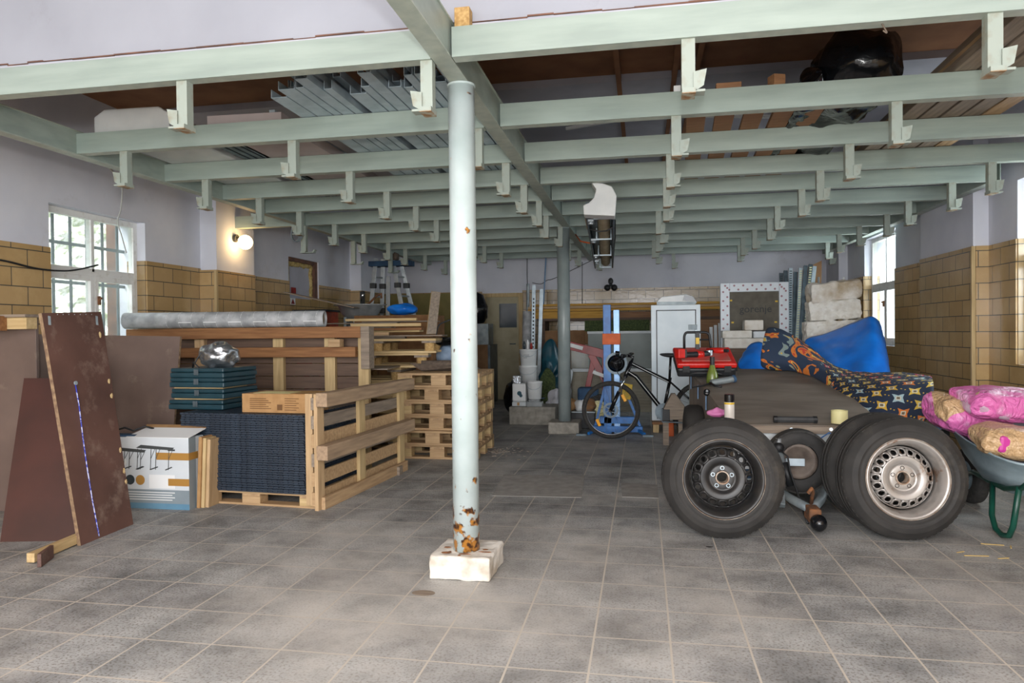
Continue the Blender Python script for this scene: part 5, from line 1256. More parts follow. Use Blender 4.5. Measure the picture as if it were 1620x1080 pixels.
# ======== bicycle
e = thing('bicycle', 'black mountain bike standing side on behind the trailer, reflectors on its front wheel', 'bicycle', (-.36, 8.0, 0))
RY = Matrix.Rotation(PI/2, 4, 'X')
def wheel(x, y, z, par, full=True):
    wr = .325; T = Matrix.Translation((x, y, z)) @ RY
    rm = MB().lathe([(wr-.052, -.014), (wr-.04, -.016), (wr-.04, .016), (wr-.052, .014)], 40, T, closed=True).build('wheel_rim', 'bike_black', par); par = rm
    MB().lathe([(wr-.042+.026*math.cos(a)+.016, .027*math.sin(a)) for a in [2*PI*k/12 for k in range(12)]], 48, T, closed=True).build('tyre', 'tread', par, smooth=True)
    mb = MB()
    for k in range(28):
        a = 2*PI*k/28; s_ = 1 if k % 2 else -1
        mb.tube([T @ Vector((.022*math.cos(a+s_*.9), .022*math.sin(a+s_*.9), s_*.02)), T @ Vector(((wr-.05)*math.cos(a), (wr-.05)*math.sin(a), 0))], .0013, 4, cap=False)
    mb.build('spokes', 'galv_dark', par)
    MB().lathe([(0, -.045), (.012, -.045), (.012, -.03), (.028, -.028), (.028, .028), (.012, .03), (.012, .045), (0, .045)], 16, T).build('hub', 'bike_black', par, smooth=False)
    mb = MB(); mb.lathe([(.062, .034), (.085, .034), (.085, .036), (.062, .036)], 30, T, closed=True)
    for k in range(6):
        a = 2*PI*k/6; mb.bar(T @ Vector((.02*math.cos(a), .02*math.sin(a), .035)), T @ Vector((.066*math.cos(a+.5), .066*math.sin(a+.5), .035)), .008, .002, up=(0, 1, 0))
    mb.build('brake_disc', 'galv_dark', par)
wheel(0, 0, .325, e)
for a in (.75, -2.35):
    c = Vector((.2*math.cos(a), -.012, .325+.2*math.sin(a)))
    M = Matrix.Rotation(-(a-.35*0)+.5+PI/2*0, 3, 'Y'); MB().box(c, (.034, .008, .085), Matrix.Rotation(-.45, 3, 'Y')).build('spoke_reflector', 'reflector', e, bevel=.006)
hub = Vector((0, 0, .325)); crown = Vector((.165, 0, .70)); ht0, ht1 = Vector((.178, 0, .735)), Vector((.232, 0, .865))
for s_ in (-.055, .055):
    MB().tube([hub+Vector((0, s_, 0)), hub.lerp(crown, .55)+Vector((0, s_, 0))], .020, 12).build('fork_leg', 'bike_black', e, smooth=True)
    MB().tube([hub.lerp(crown, .5)+Vector((0, s_, 0)), crown+Vector((0, s_, 0))], .014, 10).build('fork_stanchion', 'chrome', e, smooth=True)
MB().tube([crown+Vector((0, -.06, 0)), crown+Vector((0, .06, 0))], .02, 10).build('fork_crown', 'bike_black', e, smooth=True)
MB().tube([crown, ht0, ht1], .024, 12).build('head_tube', 'bike_black', e, smooth=True)
bb = Vector((.58, 0, .315)); stt = Vector((.655, 0, .69)); rh = Vector((1.0, 0, .325)); sd = Vector((.66, 0, .915))
MB().tube([ht1-Vector((.0, 0, .02)), stt-Vector((.0, 0, .05))], .019, 12).build('top_tube', 'bike_black', e, smooth=True)
MB().tube([ht0+Vector((.01, 0, .01)), Vector((.28, 0, .70)), bb], .026, 12).build('down_tube', 'bike_black', e, smooth=True)
MB().tube([ht0+Vector((.02, -.024, .02)), Vector((.285, -.026, .695)), bb+Vector((-.03, -.026, .04))], .0045, 6).build('white_stripe', 'white_plastic', e, smooth=True)
MB().tube([ht1+Vector((.01, -.02, -.02)), stt+Vector((-.02, -.02, -.05))], .004, 6).build('white_stripe', 'white_plastic', e, smooth=True)
MB().tube([bb, stt], .018, 12).build('seat_tube', 'bike_black', e, smooth=True)
MB().tube([stt-Vector((.01, 0, .03)), sd], .014, 10).build('seat_post', 'bike_black', e, smooth=True)
for s_ in (-.06, .06):
    MB().tube([bb+Vector((.02, s_*.5, 0)), rh+Vector((0, s_, 0))], .011, 8).build('chain_stay', 'white_pale', e, smooth=True)
    MB().tube([stt+Vector((0, s_*.3, -.05)), rh+Vector((0, s_, 0))], .010, 8).build('seat_stay', 'bike_black', e, smooth=True)
mb = MB(); mb.ell(sd+Vector((.02, 0, .02)), (.14, .06, .025), 18, 10); o = mb.build('saddle', 'black_plastic', e, smooth=True)
for v in o.data.vertices:
    t = (v.co.x-(sd.x-.12))/.28; v.co.y *= .35+.75*max(0, min(1, t)); v.co.z += .012*(t-.5)**2*4
MB().lathe([(.0, -.004), (.095, -.004), (.095, .004), (0, .004)], 28, Matrix.Translation(bb+Vector((0, -.05, 0))) @ RY).build('chainring', 'galv_dark', e)
MB().tube([bb+Vector((0, -.06, 0)), bb+Vector((.14, -.075, -.09))], .012, 8).build('crank', 'bike_black', e, smooth=True)
MB().box(bb+Vector((.14, -.13, -.09)), (.09, .09, .02)).build('pedal', 'black_plastic', e, bevel=.005)
st = ht1+Vector((.02, 0, .05))
MB().tube([ht1, st, st+Vector((-.07, 0, .02))], .017, 10).build('stem', 'bike_black', e, smooth=True)
hb = st+Vector((-.07, 0, .02))
MB().tube([hb+Vector((.06, .33, .01)), hb+Vector((.02, .15, .0)), hb, hb+Vector((.0, -.13, .0)), hb+Vector((-.02, -.31, .01))], .014, 10).build('handlebar', 'bike_black', e, smooth=True)
for s_ in (1, -1): MB().tube([hb+Vector((.03*s_, s_*.2, .005)), hb+Vector((.045*s_, s_*.33, .01))], .018, 10).build('grip', 'black_plastic', e, smooth=True)
MB().tube([hb+Vector((0, -.14, 0)), hb+Vector((-.05, -.16, -.03)), hb+Vector((-.06, -.24, -.04))], .007, 6).build('brake_lever', 'bike_black', e, smooth=True)
for k, (a, b_) in enumerate(((-.12, -.10), (.12, -.12), (.0, -.14))): MB().tube([hb+Vector((0, a, 0)), hb+Vector((-.11-.02*k, a*.6, -.08)), hb+Vector((-.10, a*.3, -.20)), crown+Vector((-.02, 0, -.05))], .003, 5).build('brake_cable', 'black_plastic', e, smooth=True)
MB().lathe([(0, 0), (.028, 0), (.033, .03), (.033, .045), (0, .045)], 16, Matrix.Translation(hb+Vector((-.08, -.02, .02))) @ Matrix.Rotation(-PI/2, 4, 'Y')).build('head_lamp', 'black_gloss', e, smooth=False)
wheel(1.0, 0, .325, e)
# grey wooden thing hung behind seat: a triangular wheel chock
e = thing('wheel_chock', 'weathered wooden jack block with black band between bicycle and trailer', 'jack block', (A(1066, 650, 7.55).x, 7.6, 0))
zc0, zc1, zc2 = A(1066, 664, 7.6).z, A(1066, 646, 7.6).z, A(1062, 623, 7.6).z
MB().prism([(-.10, zc0), (.13, zc0), (.13, zc1), (.02, zc2), (-.02, zc2), (-.10, zc1)], .14).build('block', 'wood_grey_x', e, bevel=.006)
MB().bx(-.12, -.04, -.01, .15, zc0-.01, zc1-.01).build('black_band', 'black_plastic', e, bevel=.004)
MB().tube([(-.12, -.01, zc1), (-.12, -.01, zc0-.02), (.15, -.01, zc0-.03)], .008, 6).build('wire_frame', 'galv_dark', e)
for x in (-.08, .08): MB().bx(x-.03, x+.03, .03, .1, 0, zc0).build('leg', 'wood_grey_x', e)
o = solo(MB().bx(-.05, .05, -.04, .04, 0, .16), 'orange_rag', 'orange', 'small orange cloth strip hanging by the small pallet under the white cabinet', 'cloth', bevel=.01); o.location = (A(1059, 680, 8.3).x, 8.3, 0)

# ======== trailer
e = thing('car_trailer', 'small flatbed car trailer with plywood lid, nose resting on the floor', 'trailer', (1.06, 5.1, .0))
o_ = e.location
FL, FR, BR, BL = A(1160, 671, 5.1), A(1375, 668, 5.1), A(1290, 583, 7.05), A(1082, 590, 7.0)
def L_(v): return Vector(v)-o_
zf = FL.z
top = [FL, Vector((1.60, 5.1, zf)), Vector((1.62, 7.05, BR.z)), Vector((BL.x+.05, 7.05, BR.z))]
mb = MB(); c = [L_(p) for p in top]; mb.add(c+[p-Vector((0, 0, .018)) for p in c], [(0, 1, 2, 3), (7, 6, 5, 4), (0, 4, 5, 1), (1, 5, 6, 2), (2, 6, 7, 3), (3, 7, 4, 0)]); mb.build('lid', 'lid_ply', e, bevel=.003)
# body (hull with front wall, side walls)
b0 = [p-Vector((0, 0, .02)) for p in top]; b1 = [Vector((p.x, p.y, max(.2, p.z-.38))) for p in top]
b0 = [L_(p) for p in b0]; b1 = [L_(p) for p in b1]
def wallq(nm, i, j, m_, t=.025):
    a, b_, c_, d = b0[i], b0[j], b1[j], b1[i]; n = (b_-a).cross(d-a).normalized()*t
    cen = sum(b0, Vector())/4
    if n.dot(cen-a) < 0: n = -n
    mb = MB(); mb.add([a, b_, c_, d, a+n, b_+n, c_+n, d+n], [(0, 1, 2, 3), (7, 6, 5, 4), (0, 4, 5, 1), (1, 5, 6, 2), (2, 6, 7, 3), (3, 7, 4, 0)]); return mb.build(nm, m_, e, bevel=.003)
wallq('front_wall', 0, 1, 'blue_pale' if 0 else 'white_pale'); wallq('left_wall', 0, 3, 'lid_ply'); wallq('right_wall', 1, 2, 'galv_dull'); wallq('rear_wall', 2, 3, 'galv_dull')
mb = MB(); mb.add(b1+[p-Vector((0, 0, .03)) for p in b1], [(0, 1, 2, 3), (7, 6, 5, 4), (0, 4, 5, 1), (1, 5, 6, 2), (2, 6, 7, 3), (3, 7, 4, 0)]); mb.build('floor_plate', 'galv_dull', e)
MB().bar(b0[0]+Vector((0, -.01, -.01)), b0[1]+Vector((0, -.01, -.01)), .03, .05).build('front_trim', 'wood_grey_x', e, bevel=.003)
for t in (.12, .3, .5, .7, .9):
    p = b0[0].lerp(b0[3], t); MB().bar(p+Vector((-.012, 0, -.01)), p+Vector((-.012, .02, -.13)), .008, .035, up=(0, 1, 0)).build('hinge_strap', 'blue_pale' if t != .3 else 'rust', e, bevel=.002)
MB().bar(b1[0]+Vector((.01, 0, .015)), b1[1]+Vector((-.01, 0, .015)), .05, .06).build('front_crossmember', 'blue_cloth', e)
# drawbar: two arms meeting at the coupling
cp = Vector((1.01, 4.50, .10))-o_
for p in (b1[0].lerp(b1[1], .2), b1[0].lerp(b1[1], .62)):
    MB().tube([p+Vector((0, .3, .0)), p+Vector((0, 0, -.02)), p.lerp(cp, .55)+Vector((0, 0, -.02)), cp+Vector((0, .08, .0))], .028, 10).build('drawbar_arm', 'galv_dull', e, smooth=True)
MB().bx(cp.x-.035, cp.x+.035, cp.y-.02, cp.y+.14, cp.z-.06, cp.z+.03).build('coupling_body', 'rust', e, bevel=.012)
mb = MB(); mb.ell(cp+Vector((.01, -.04, -.045)), (.048, .058, .05), 16, 10); mb.build('coupling_cup', 'black_gloss', e, smooth=True)
MB().tube([cp+Vector((.0, .1, .04)), cp+Vector((.0, .05, .12)), cp+Vector((-.02, .0, .15)), cp+Vector((-.04, -.0, .12))], .012, 8).build('coupling_lever', 'rust', e, smooth=True)
ph = A(1232, 705, 4.92)-o_
MB().tube([ph+Vector((0, 0, .05)), ph, A(1240, 735, 4.9)-o_], .018, 10).build('jockey_tube', 'aluminium', e, smooth=True)
MB().tube([A(1239, 732, 4.86)-o_, A(1252, 768, 4.84)-o_], .028, 12).build('plug_holder', 'black_plastic', e, smooth=True)
mb = MB(); mb.ell(A(1232, 708, 4.88)-o_, (.035, .03, .035), 12, 8); mb.build('plug', 'black_plastic', e, smooth=True)
MB().tube([A(1232, 710, 4.86)-o_, A(1246, 722, 4.84)-o_, A(1250, 745, 4.8)-o_, A(1262, 780, 4.75)-o_, A(1272, 812, 4.66)-o_, A(1278, 828, 4.6)-o_], .006, 6).build('breakaway_cable', 'black_plastic', e, smooth=True)
MB().bar(A(1230, 700, 4.95)-o_, A(1237, 800, 4.6)-o_, .04, .04).build('support_bracket', 'galv_dull', e, bevel=.003)
# spare wheel on the front wall
q = A(1262, 728, 4.97)-o_; T = Matrix.Translation(q) @ RY
MB().lathe([(.12, -.05), (.15, -.062), (.195, -.058), (.211, -.03), (.211, .03), (.195, .058), (.15, .062), (.12, .05)], 40, T).build('spare_tyre', 'tyre', e, smooth=True)
st_ = [o for o in kids(e) if o.name.startswith('spare_tyre')][0]
for k in range(44):
    a = 2*PI*k/44; MB().box(T @ Vector((.202*math.cos(a), .202*math.sin(a), .05)), (.012, .03, .03), Matrix.Rotation(-a, 3, 'Y')).build('tread_lug', 'tread', st_)
MB().lathe([(0, -.0), (.03, .0), (.05, .02), (.09, .03), (.115, .05), (.115, .04), (.09, .01), (0, -.02)], 30, T).build('spare_rim', 'rim_dusty', e, smooth=True)
MB().box(q+Vector((-.03, -.07, 0)), (.12, .012, .05)).build('wheel_bracket', 'galv', e, bevel=.003)
MB().tube([A(1298, 693, 5.06)-o_, A(1312, 684, 5.06)-o_, A(1322, 690, 5.06)-o_, A(1340, 700, 5.0)-o_], .004, 5).build('blue_rope', 'blue_paint', e, smooth=True)
for px in (1252, 1315): MB().cyl(A(px, 679, 5.06)-o_, A(px, 679, 5.02)-o_, .012, 8).build('eye_bolt', 'galv', e)
for x, nm in ((.43-1.06, 0), (1.74-1.06, 1)):
    T = Matrix.Translation((x, 6.35-5.1, .28)) @ Matrix.Rotation(PI/2, 4, 'Y')
    MB().lathe([(.14, -.07), (.2, -.085), (.26, -.075), (.28, -.04), (.28, .04), (.26, .075), (.2, .085), (.14, .07)], 36, T).build('road_tyre', 'tyre', e, smooth=True)
    MB().lathe([(0, -.05), (.1, -.04), (.145, -.07), (.145, .07), (.1, .04), (0, .05)], 30, T).build('road_rim', 'rim_silver', e, smooth=False)
MB().cyl((-.6, 1.25, .28), (.65, 1.25, .28), .03, 10).build('axle', 'galv_dark', e)

def on_lid(px, py):       # point on the lid surface
    p0_, p1_, p2_ = top[0], top[1], top[2]; n = (p1_-p0_).cross(p2_-p0_).normalized(); d = ray(px, py); return CAM+d*((p0_-CAM).dot(n)/d.dot(n))
TN = (top[1]-top[0]).cross(top[2]-top[0]).normalized(); SL = math.asin(-TN.y)
# spray can, tape, black stick, pink cloth
q = on_lid(1154, 664) if 0 else Vector((A(1154, 660, 5.14).x, 5.14, zf+.006))
e = thing('spray_can', 'white spray can with black cap and yellow ring on the trailer front edge', 'spray can', q)
MB().lathe([(0, 0), (.033, 0), (.034, .004), (.034, .145), (.031, .155)], 24).build('can_body', 'can_pale', e, smooth=True); MB().lathe([(.0348, .13), (.0348, .143)], 24).build('yellow_ring', 'yellow', e, smooth=True); MB().lathe([(.034, .145), (.034, .195), (.031, .2), (0, .2)], 24).build('cap', 'black_gloss', e, smooth=False)
q = Vector((A(1328, 668, 5.16).x, 5.16, zf+.01))
e = thing('tape_roll', 'cream adhesive tape roll standing at the front edge of the trailer lid', 'tape roll', q)
MB().lathe([(.038, 0), (.053, 0), (.053, .088), (.038, .088)], 30, closed=True).build('tape', 'cream_tape', e, smooth=False)
q = Vector((A(1258, 668, 5.16).x, 5.16, zf+.03))
e = thing('black_bar_tool', 'black plastic spatula handle bar lying on the front edge of the trailer lid', 'tool', q)
MB().tube([(-.135, 0, 0), (-.13, 0, 0), (.13, 0, 0), (.135, 0, 0)], [.012, .022, .022, .012], 8).build('grip_bar', 'dark_grey', e, smooth=False)
for x in (-.13, .13): MB().cyl((x-.012, 0, 0), (x+.012, 0, 0), .026, 10).build('end_ring', 'black_plastic', e)
mb = MB(); mb.ell((0, 0, .02), (.07, .05, .035), 14, 8, rough=.6, seed=2); o = mb.build('pink_cloth', 'bag_pink', smooth=True, sub=1); o.location = (A(1135, 658, 5.35).x, 5.35, zf+.03); tag(o, 'small pink cloth scrap beside the spray can on the trailer', 'cloth')
# caulk gun and bottle
q = on_lid(1148, 612)
e = thing('caulk_gun', 'blue grey sealant cartridge gun lying slanted on the trailer lid', 'caulk gun', q+TN*.035)
MB().cyl((-.12, -.0, 0), (.07, .07, .03), .028, 16).build('cartridge', 'galv_dull', e); MB().cyl((.065, .067, .03), (.085, .075, .034), .033, 14).build('end_cap', 'blue_cloth', e)
MB().tube([(-.12, 0, 0), (-.2, -.05, -.02), (-.28, -.10, -.03)], .007, 6).build('rod', 'black_plastic', e)
MB().tube([(-.13, -.01, -.0), (-.1, -.1, -.015), (-.05, -.14, -.02)], .010, 6).build('trigger', 'black_plastic', e, smooth=True)
q = on_lid(1118, 622); e = thing('small_lamp', 'tiny round black cap lying left on the trailer lid', 'cap', q+TN*.001)
MB().lathe([(0, 0), (.026, 0), (.026, .025), (.016, .03), (0, .03)], 18, Matrix.Rotation(.9, 4, 'X')).build('cap_body', 'black_gloss', e); MB().cyl((0, -.03, .02), (0, -.034, .022), .01, 10).build('cap_face', 'aluminium', e)
q = on_lid(1127, 608)
e = thing('green_bottle', 'yellow green glass bottle with black neck standing beside the red toolbox', 'bottle', q)
MB().lathe([(0, .0), (.05, .0), (.052, .05), (.045, .1), (.025, .15), (.02, .17)], 20).build('bottle_body', 'bottle_green', e, smooth=True); MB().lathe([(.02, .17), (.02, .24), (.0, .24)], 14).build('neck', 'black_plastic', e, smooth=False)
# red toolbox on the left rear corner
qa, qb = A(1063, 601, 5.75), A(1128, 606, 5.65)
e = thing('red_toolbox', 'red lidded black toolbox lying on the rear left corner of the trailer', 'toolbox', (.545, 6.72, .82))
e.rotation_euler = (SL+.20, 0, .06); e.location.z += .035
hw, hd = .255, .20
MB().bx(-hw, hw, -hd, hd, 0, .085).build('box_base', 'black_plastic', e, bevel=.018)
MB().bx(-hw-.005, hw+.005, -hd-.005, hd+.005, .088, .135).build('box_lid', 'red_plastic', e, bevel=.014)
MB().bx(-hw+.04, hw-.04, -hd+.04, hd-.03, .135, .145).build('lid_ridge', 'red_dusty', e, bevel=.006)
MB().tube([(-.15, -hd-.005, .03), (-.1, -hd-.03, .055), (.08, -hd-.03, .055), (.13, -hd-.005, .03)], .008, 8).build('carry_handle', 'dark_grey', e, smooth=True)
for x in (-.18, .18): MB().bx(x-.03, x+.03, -hd-.012, -hd, .05, .11).build('latch', 'dark_grey', e, bevel=.003)
for k in range(4): MB().bx(hw+.0, hw+.02, -hd+.04+k*.09, -hd+.09+k*.09, .04, .1).build('side_rib', 'black_plastic', e, bevel=.004)
e = thing('suction_lifter', 'black double handled tool with yellow label standing on the red toolbox', 'tool', (.50, 6.80, 1.02))
MB().tube([(-.12, 0, 0)]+[(-.12+.03*(1-math.cos(a)), 0, .12+.05*math.sin(a)) for a in [PI/2*k/5 for k in range(6)]]+[(.06+.05*math.sin(a), 0, .17-.04*(1-math.cos(a))) for a in [PI/2*k/5 for k in range(6)]]+[(.12, 0, .05), (.12, 0, 0)], .012, 10).build('hoop_handle', 'black_plastic', e, smooth=True)
MB().bx(-.02, .02, -.015, .015, 0, .17).build('centre_post', 'black_plastic', e, bevel=.004); MB().bx(-.016, .016, -.0175, -.015, .06, .12).build('yellow_label', 'yellow', e)
MB().tube([(.02, 0, .1), (.1, 0, .1)], .008, 8).build('cross_grip', 'black_plastic', e)
e = thing('angle_grinder', 'red and black cordless angle grinder lying on the red toolbox', 'power tool', (.48, 6.60, .99), rz=.5)
MB().tube([(-.16, 0, 0), (-.05, 0, .0), (.05, 0, .0), (.12, 0, 0)], [.022, .024, .03, .032], 12).build('motor_body', 'black_plastic', e, smooth=True)
MB().bx(-.21, -.14, -.035, .035, -.03, .055).build('battery', 'red_plastic', e, bevel=.008); MB().bx(-.145, -.12, -.03, .03, -.025, .045).build('battery_mount', 'dark_grey', e, bevel=.004)
MB().cyl((.13, 0, -.03), (.13, 0, .035), .03, 16).build('gear_head', 'aluminium', e); MB().lathe([(0, 0), (.05, 0), (.05, .004), (0, .004)], 24, Matrix.Translation((.13, 0, -.028))).build('disc', 'dark_grey', e); MB().tube([(.06, .0, .0), (.0, -.0, .0)], .0325, 12).build('red_band', 'red_plastic', e, smooth=True)
e = thing('cordless_driver', 'small red and black cordless driver at the right of the red toolbox lid', 'power tool', (.66, 6.72, 1.02), rz=-.6)
MB().tube([(-.09, 0, 0), (.0, 0, 0), (.06, 0, 0), (.09, 0, 0)], [.024, .028, .022, .01], 12).build('driver_body', 'red_plastic', e, smooth=True); MB().tube([(-.02, 0, 0), (-.05, -.08, -.015)], .018, 10).build('grip', 'black_plastic', e, smooth=True); MB().cyl((.08, 0, 0), (.12, 0, 0), .014, 12).build('chuck', 'black_plastic', e)

# ======== foreground wheels
def steel_wheel(label, loc, rot, rim_m, R_=.348, Wd=.20, rr=.216, holes=16, trim_m='rust_edge'):
    e = thing('car_tyre_on_rim', label, 'wheel', loc, rot=rot)      # axis local -Y faces viewer
    T = Matrix.Rotation(PI/2, 4, 'X')                    # lathe z -> -y
    h = Wd/2
    prof = [(rr-.003, h-.035), (rr+.008, h-.012), (rr+.02, h-.002), (rr+.028, h-.006), (rr+.034, h-.003), (rr+.036, h-.006), (rr+.055, h+.002), (rr+.058, h+.005), (rr+.062, h+.002), (rr+.085, h), (rr+.090, h-.004), (R_-.035, h-.012), (R_-.018, h-.028), (R_-.006, h-.042), (R_, h-.065),
            (R_, .03), (R_-.008, .028), (R_-.008, .018), (R_, .016), (R_, -.016), (R_-.008, -.018), (R_-.008, -.028), (R_, -.03), (R_, -h+.05), (R_-.015, -h+.02), (rr+.06, -h), (rr, -h+.02)]
    MB().lathe(prof, 72, T).build('tyre', 'tyre', e, smooth=True)
    mb = MB(); nl = 56
    for k in range(nl):
        a = 2*PI*k/nl
        for z, l in ((h-.062, .032), (-h+.062, .032)):
            mb.box(T @ Vector(((R_-.0085)*math.cos(a), (R_-.0085)*math.sin(a), z)), (.012, l, .020), Matrix.Rotation(-a, 3, 'Y'))
    o = mb.build('tread_blocks', 'tread', e); o['kind'] = 'stuff'
    # rim barrel
    MB().lathe([(rr-.012, h-.035), (rr+.002, h-.012), (rr+.010, h-.008), (rr+.012, h-.002), (rr+.006, h+.002), (rr-.006, h-.004), (rr-.02, h-.03), (rr-.028, h-.06), (rr-.035, -h+.04), (rr-.01, -h+.02), (rr, -h+.01)], 64, T).build('rim_barrel', rim_m, e, smooth=True)
    # dished disc with real holes
    def zf_(r): 
        pts = [(.03, h-.075), (.058, h-.075), (.075, h-.078), (.095, h-.055), (.125, h-.052), (.15, h-.07), (.178, h-.10)]
        for (a, b_), (c_, d) in zip(pts, pts[1:]):
            if r <= c_: t = max(0, (r-a)/(c_-a)); t = t*t*(3-2*t); return b_+(d-b_)*t
        return pts[-1][1]
    mb = MB(); mb.lathe([(r, zf_(r)) for r in (.033, .045, .058, .066, .075, .082, .09, .10, .11, .120, .128)], 64, T)
    # hole band
    r1, r2, rc, rh = .128, .172, .150, .0145; m_ = 16; P = []; per = 2*PI/holes
    for k in range(holes):
        a0 = k*per; out = []; inn = []
        for j in range(m_):
            th = 2*PI*(j+.5)/m_; c_, s_ = math.cos(th), math.sin(th); q_ = max(abs(c_), abs(s_)); u, v = c_/q_, s_/q_
            r = rc+u*(r2-r1)/2; a = a0+v*per/2; out.append(T @ Vector((r*math.cos(a), r*math.sin(a), zf_(r))))
            x, y = rc+rh*c_, rh*s_; inn.append(T @ Matrix.Rotation(a0, 4, 'Z') @ Vector((x, y, zf_(x))))
        mb.add(out+inn, [(j, (j+1) % m_, m_+(j+1) % m_, m_+j) for j in range(m_)])
    mb.lathe([(r, zf_(r)) for r in (.172, .178)], 64, T)
    o = mb.build('rim_disc', rim_m, e, smooth=True, solid=.004)
    # hub
    disc_ = o
    MB().lathe([(.031, h-.12), (.033, h-.066), (.039, h-.066), (.041, h-.076)], 32, T).build('centre_ring', trim_m, disc_, smooth=False)
    MB().lathe([(.034, h-.0745), (.073, h-.0765)], 40, T).build('hub_face', 'black_gloss' if rim_m == 'rim_black' else rim_m, disc_, smooth=True)
    for k in range(5):
        a = 2*PI*k/5+PI/2+.0; MB().lathe([(.0, h-.0755), (.0075, h-.0755), (.0085, h-.073), (.012, h-.073), (.0125, h-.077)], 16, T @ Matrix.Translation((.056*math.cos(a), .056*math.sin(a), 0))).build('bolt_hole', 'galv' if rim_m == 'rim_black' else 'black_gloss', disc_)
    MB().lathe([(rr+.012, h-.004), (rr+.0135, h+.0), (rr+.015, h-.004)], 64, T).build('rim_edge', trim_m, e, smooth=True)
    return e
RW = .34
# near left wheel
q = F(1148, 857)
c = A(1146, 764, q.y+.0)
w1 = steel_wheel('black steel rimmed car tyre leaning on the trailer drawbar, left of the coupling', (c.x, q.y+.10+.03, .345), (-.06, 0, .0), 'rim_black')
q = F(1452, 860)
c = A(1438, 760, q.y)
w2 = steel_wheel('car tyre with rusty silver steel rim in front, beside the wheelbarrow', (c.x-.0, q.y+.13, .346), (-.10, .0, .08), 'rim_silver', holes=20)
w3 = steel_wheel('car tyre standing directly behind the silver rimmed tyre', (c.x-.03, q.y+.37, .346), (-.10, .0, .13), 'rim_black')

# ======== right: cloth, tarp, blocks, wrapped window, profiles
def drape(name, rows, m_, lab, sub=3, thick=.006, cat='cloth', wr=.012, uvs=1.0, seed=0, seam=None):
    mb = patch(rows, uvs=uvs); o = mb.build(name, m_ if isinstance(m_, list) else [m_], smooth=True); set_uv(o, mb.uv)
    if seam is not None:
        for p in o.data.polygons:
            if p.index % (len(rows[0])-1) < seam: p.material_index = 1
    mo = o.modifiers.new('s', 'SUBSURF'); mo.levels = mo.render_levels = sub
    tx = bpy.data.textures.new('folds', 'CLOUDS'); tx.noise_scale = .15; tx.noise_depth = 2
    md = o.modifiers.new('d', 'DISPLACE'); md.texture = tx; md.strength = wr*4; md.mid_level = .5; md.texture_coords = 'GLOBAL'
    mo = o.modifiers.new('t', 'SOLIDIFY'); mo.thickness = thick
    return tag(o, lab, cat)
# box below the patterned cloth
x0, x1 = A(1392, 620, 5.75).x, A(1474, 620, 5.75).x
solo(MB().bx(x0+.02, x1-.04, 5.88, 6.35, 0, A(1440, 606, 5.9).z-.03), 'covered_box', 'cardboard_dull', 'tall brown box hidden under the hanging end of the patterned cloth, beside the trailer', 'box', bevel=.01)
drape('patterned_cloth', [
  [(1214, 515, 7.15), (1238, 521, 7.1), (1268, 540, 7.0), (1300, 565, 6.95), (1332, 588, 6.8), (1380, 590, 6.5), (1430, 590, 6.4), (1474, 593, 6.35)],
  [(1209, 530, 6.98), (1238, 536, 6.9), (1270, 556, 6.8), (1303, 578, 6.7), (1336, 596, 6.4), (1384, 600, 6.0), (1430, 600, 5.85), (1476, 602, 5.82)],
  [(1205, 552, 6.85), (1240, 556, 6.8), (1274, 572, 6.7), (1308, 590, 6.5), (1342, 612, 6.0), (1388, 618, 5.72), (1430, 620, 5.70), (1477, 622, 5.72)],
  [(1203, 570, 6.80), (1240, 572, 6.75), (1280, 582, 6.68), (1316, 604, 6.3), (1350, 632, 5.85), (1392, 642, 5.66), (1432, 645, 5.66), (1476, 645, 5.68)],
  [(1204, 584, 6.9), (1240, 584, 6.85), (1282, 590, 6.7), (1322, 618, 6.2), (1356, 648, 5.75), (1396, 668, 5.62), (1432, 674, 5.62), (1470, 668, 5.64)],
 ], ['patterned_cloth', 'motif_cloth'], 'navy cloth with yellow, red and orange ornamental squares draped over a box beside the trailer', seam=3, wr=.008)
drape('blue_tarp', [
  [(1268, 537, 8.3), (1300, 530, 8.25), (1332, 518, 8.2), (1362, 506, 8.1), (1379, 499, 8.0), (1391, 508, 8.0), (1396, 522, 8.1)],
  [(1278, 552, 8.1), (1306, 548, 8.0), (1336, 540, 7.9), (1364, 528, 7.85), (1382, 520, 7.75), (1396, 530, 7.8), (1401, 545, 7.9)],
  [(1292, 574, 7.8), (1318, 570, 7.6), (1342, 566, 7.65), (1366, 560, 7.5), (1386, 558, 7.45), (1402, 562, 7.5), (1405, 570, 7.6)],
  [(1300, 597, 7.5), (1322, 597, 7.3), (1344, 598, 7.35), (1368, 598, 7.15), (1388, 598, 7.2), (1406, 598, 7.2), (1408, 600, 7.4)],
 ], 'blue_tarp', 'bright blue tarpaulin pulled up to a peak beside the right hand window', cat='tarpaulin', wr=.006)
drape('blue_tarp', [
  [(1184, 548, 7.7), (1196, 540, 7.7), (1207, 543, 7.7), (1216, 552, 7.8)],
  [(1174, 562, 7.5), (1192, 556, 7.4), (1208, 558, 7.5), (1218, 566, 7.6)],
  [(1163, 584, 7.3), (1188, 586, 7.2), (1208, 586, 7.25), (1222, 586, 7.4)],
 ], 'blue_tarp', 'small blue tarpaulin end left of the patterned cloth, behind the trailer', cat='tarpaulin', wr=.01)
solo(MB().bx(A(1290, 580, 8.3).x, A(1392, 580, 8.3).x, 8.25, 8.9, 0, 1.08), 'block_pallet_box', 'wood_dark_x', 'dark wooden box behind the blue tarpaulin carrying the aerated concrete blocks', 'box', bevel=.01)
solo(MB().cyl((0, 0, 0), (0, 0, A(1379, 505, 8.05).z), .05, 14), 'tarp_post', 'wood_pale_z', 'post under the peak of the blue tarpaulin', 'post').location = (A(1379, 520, 8.12).x, 8.12, 0)
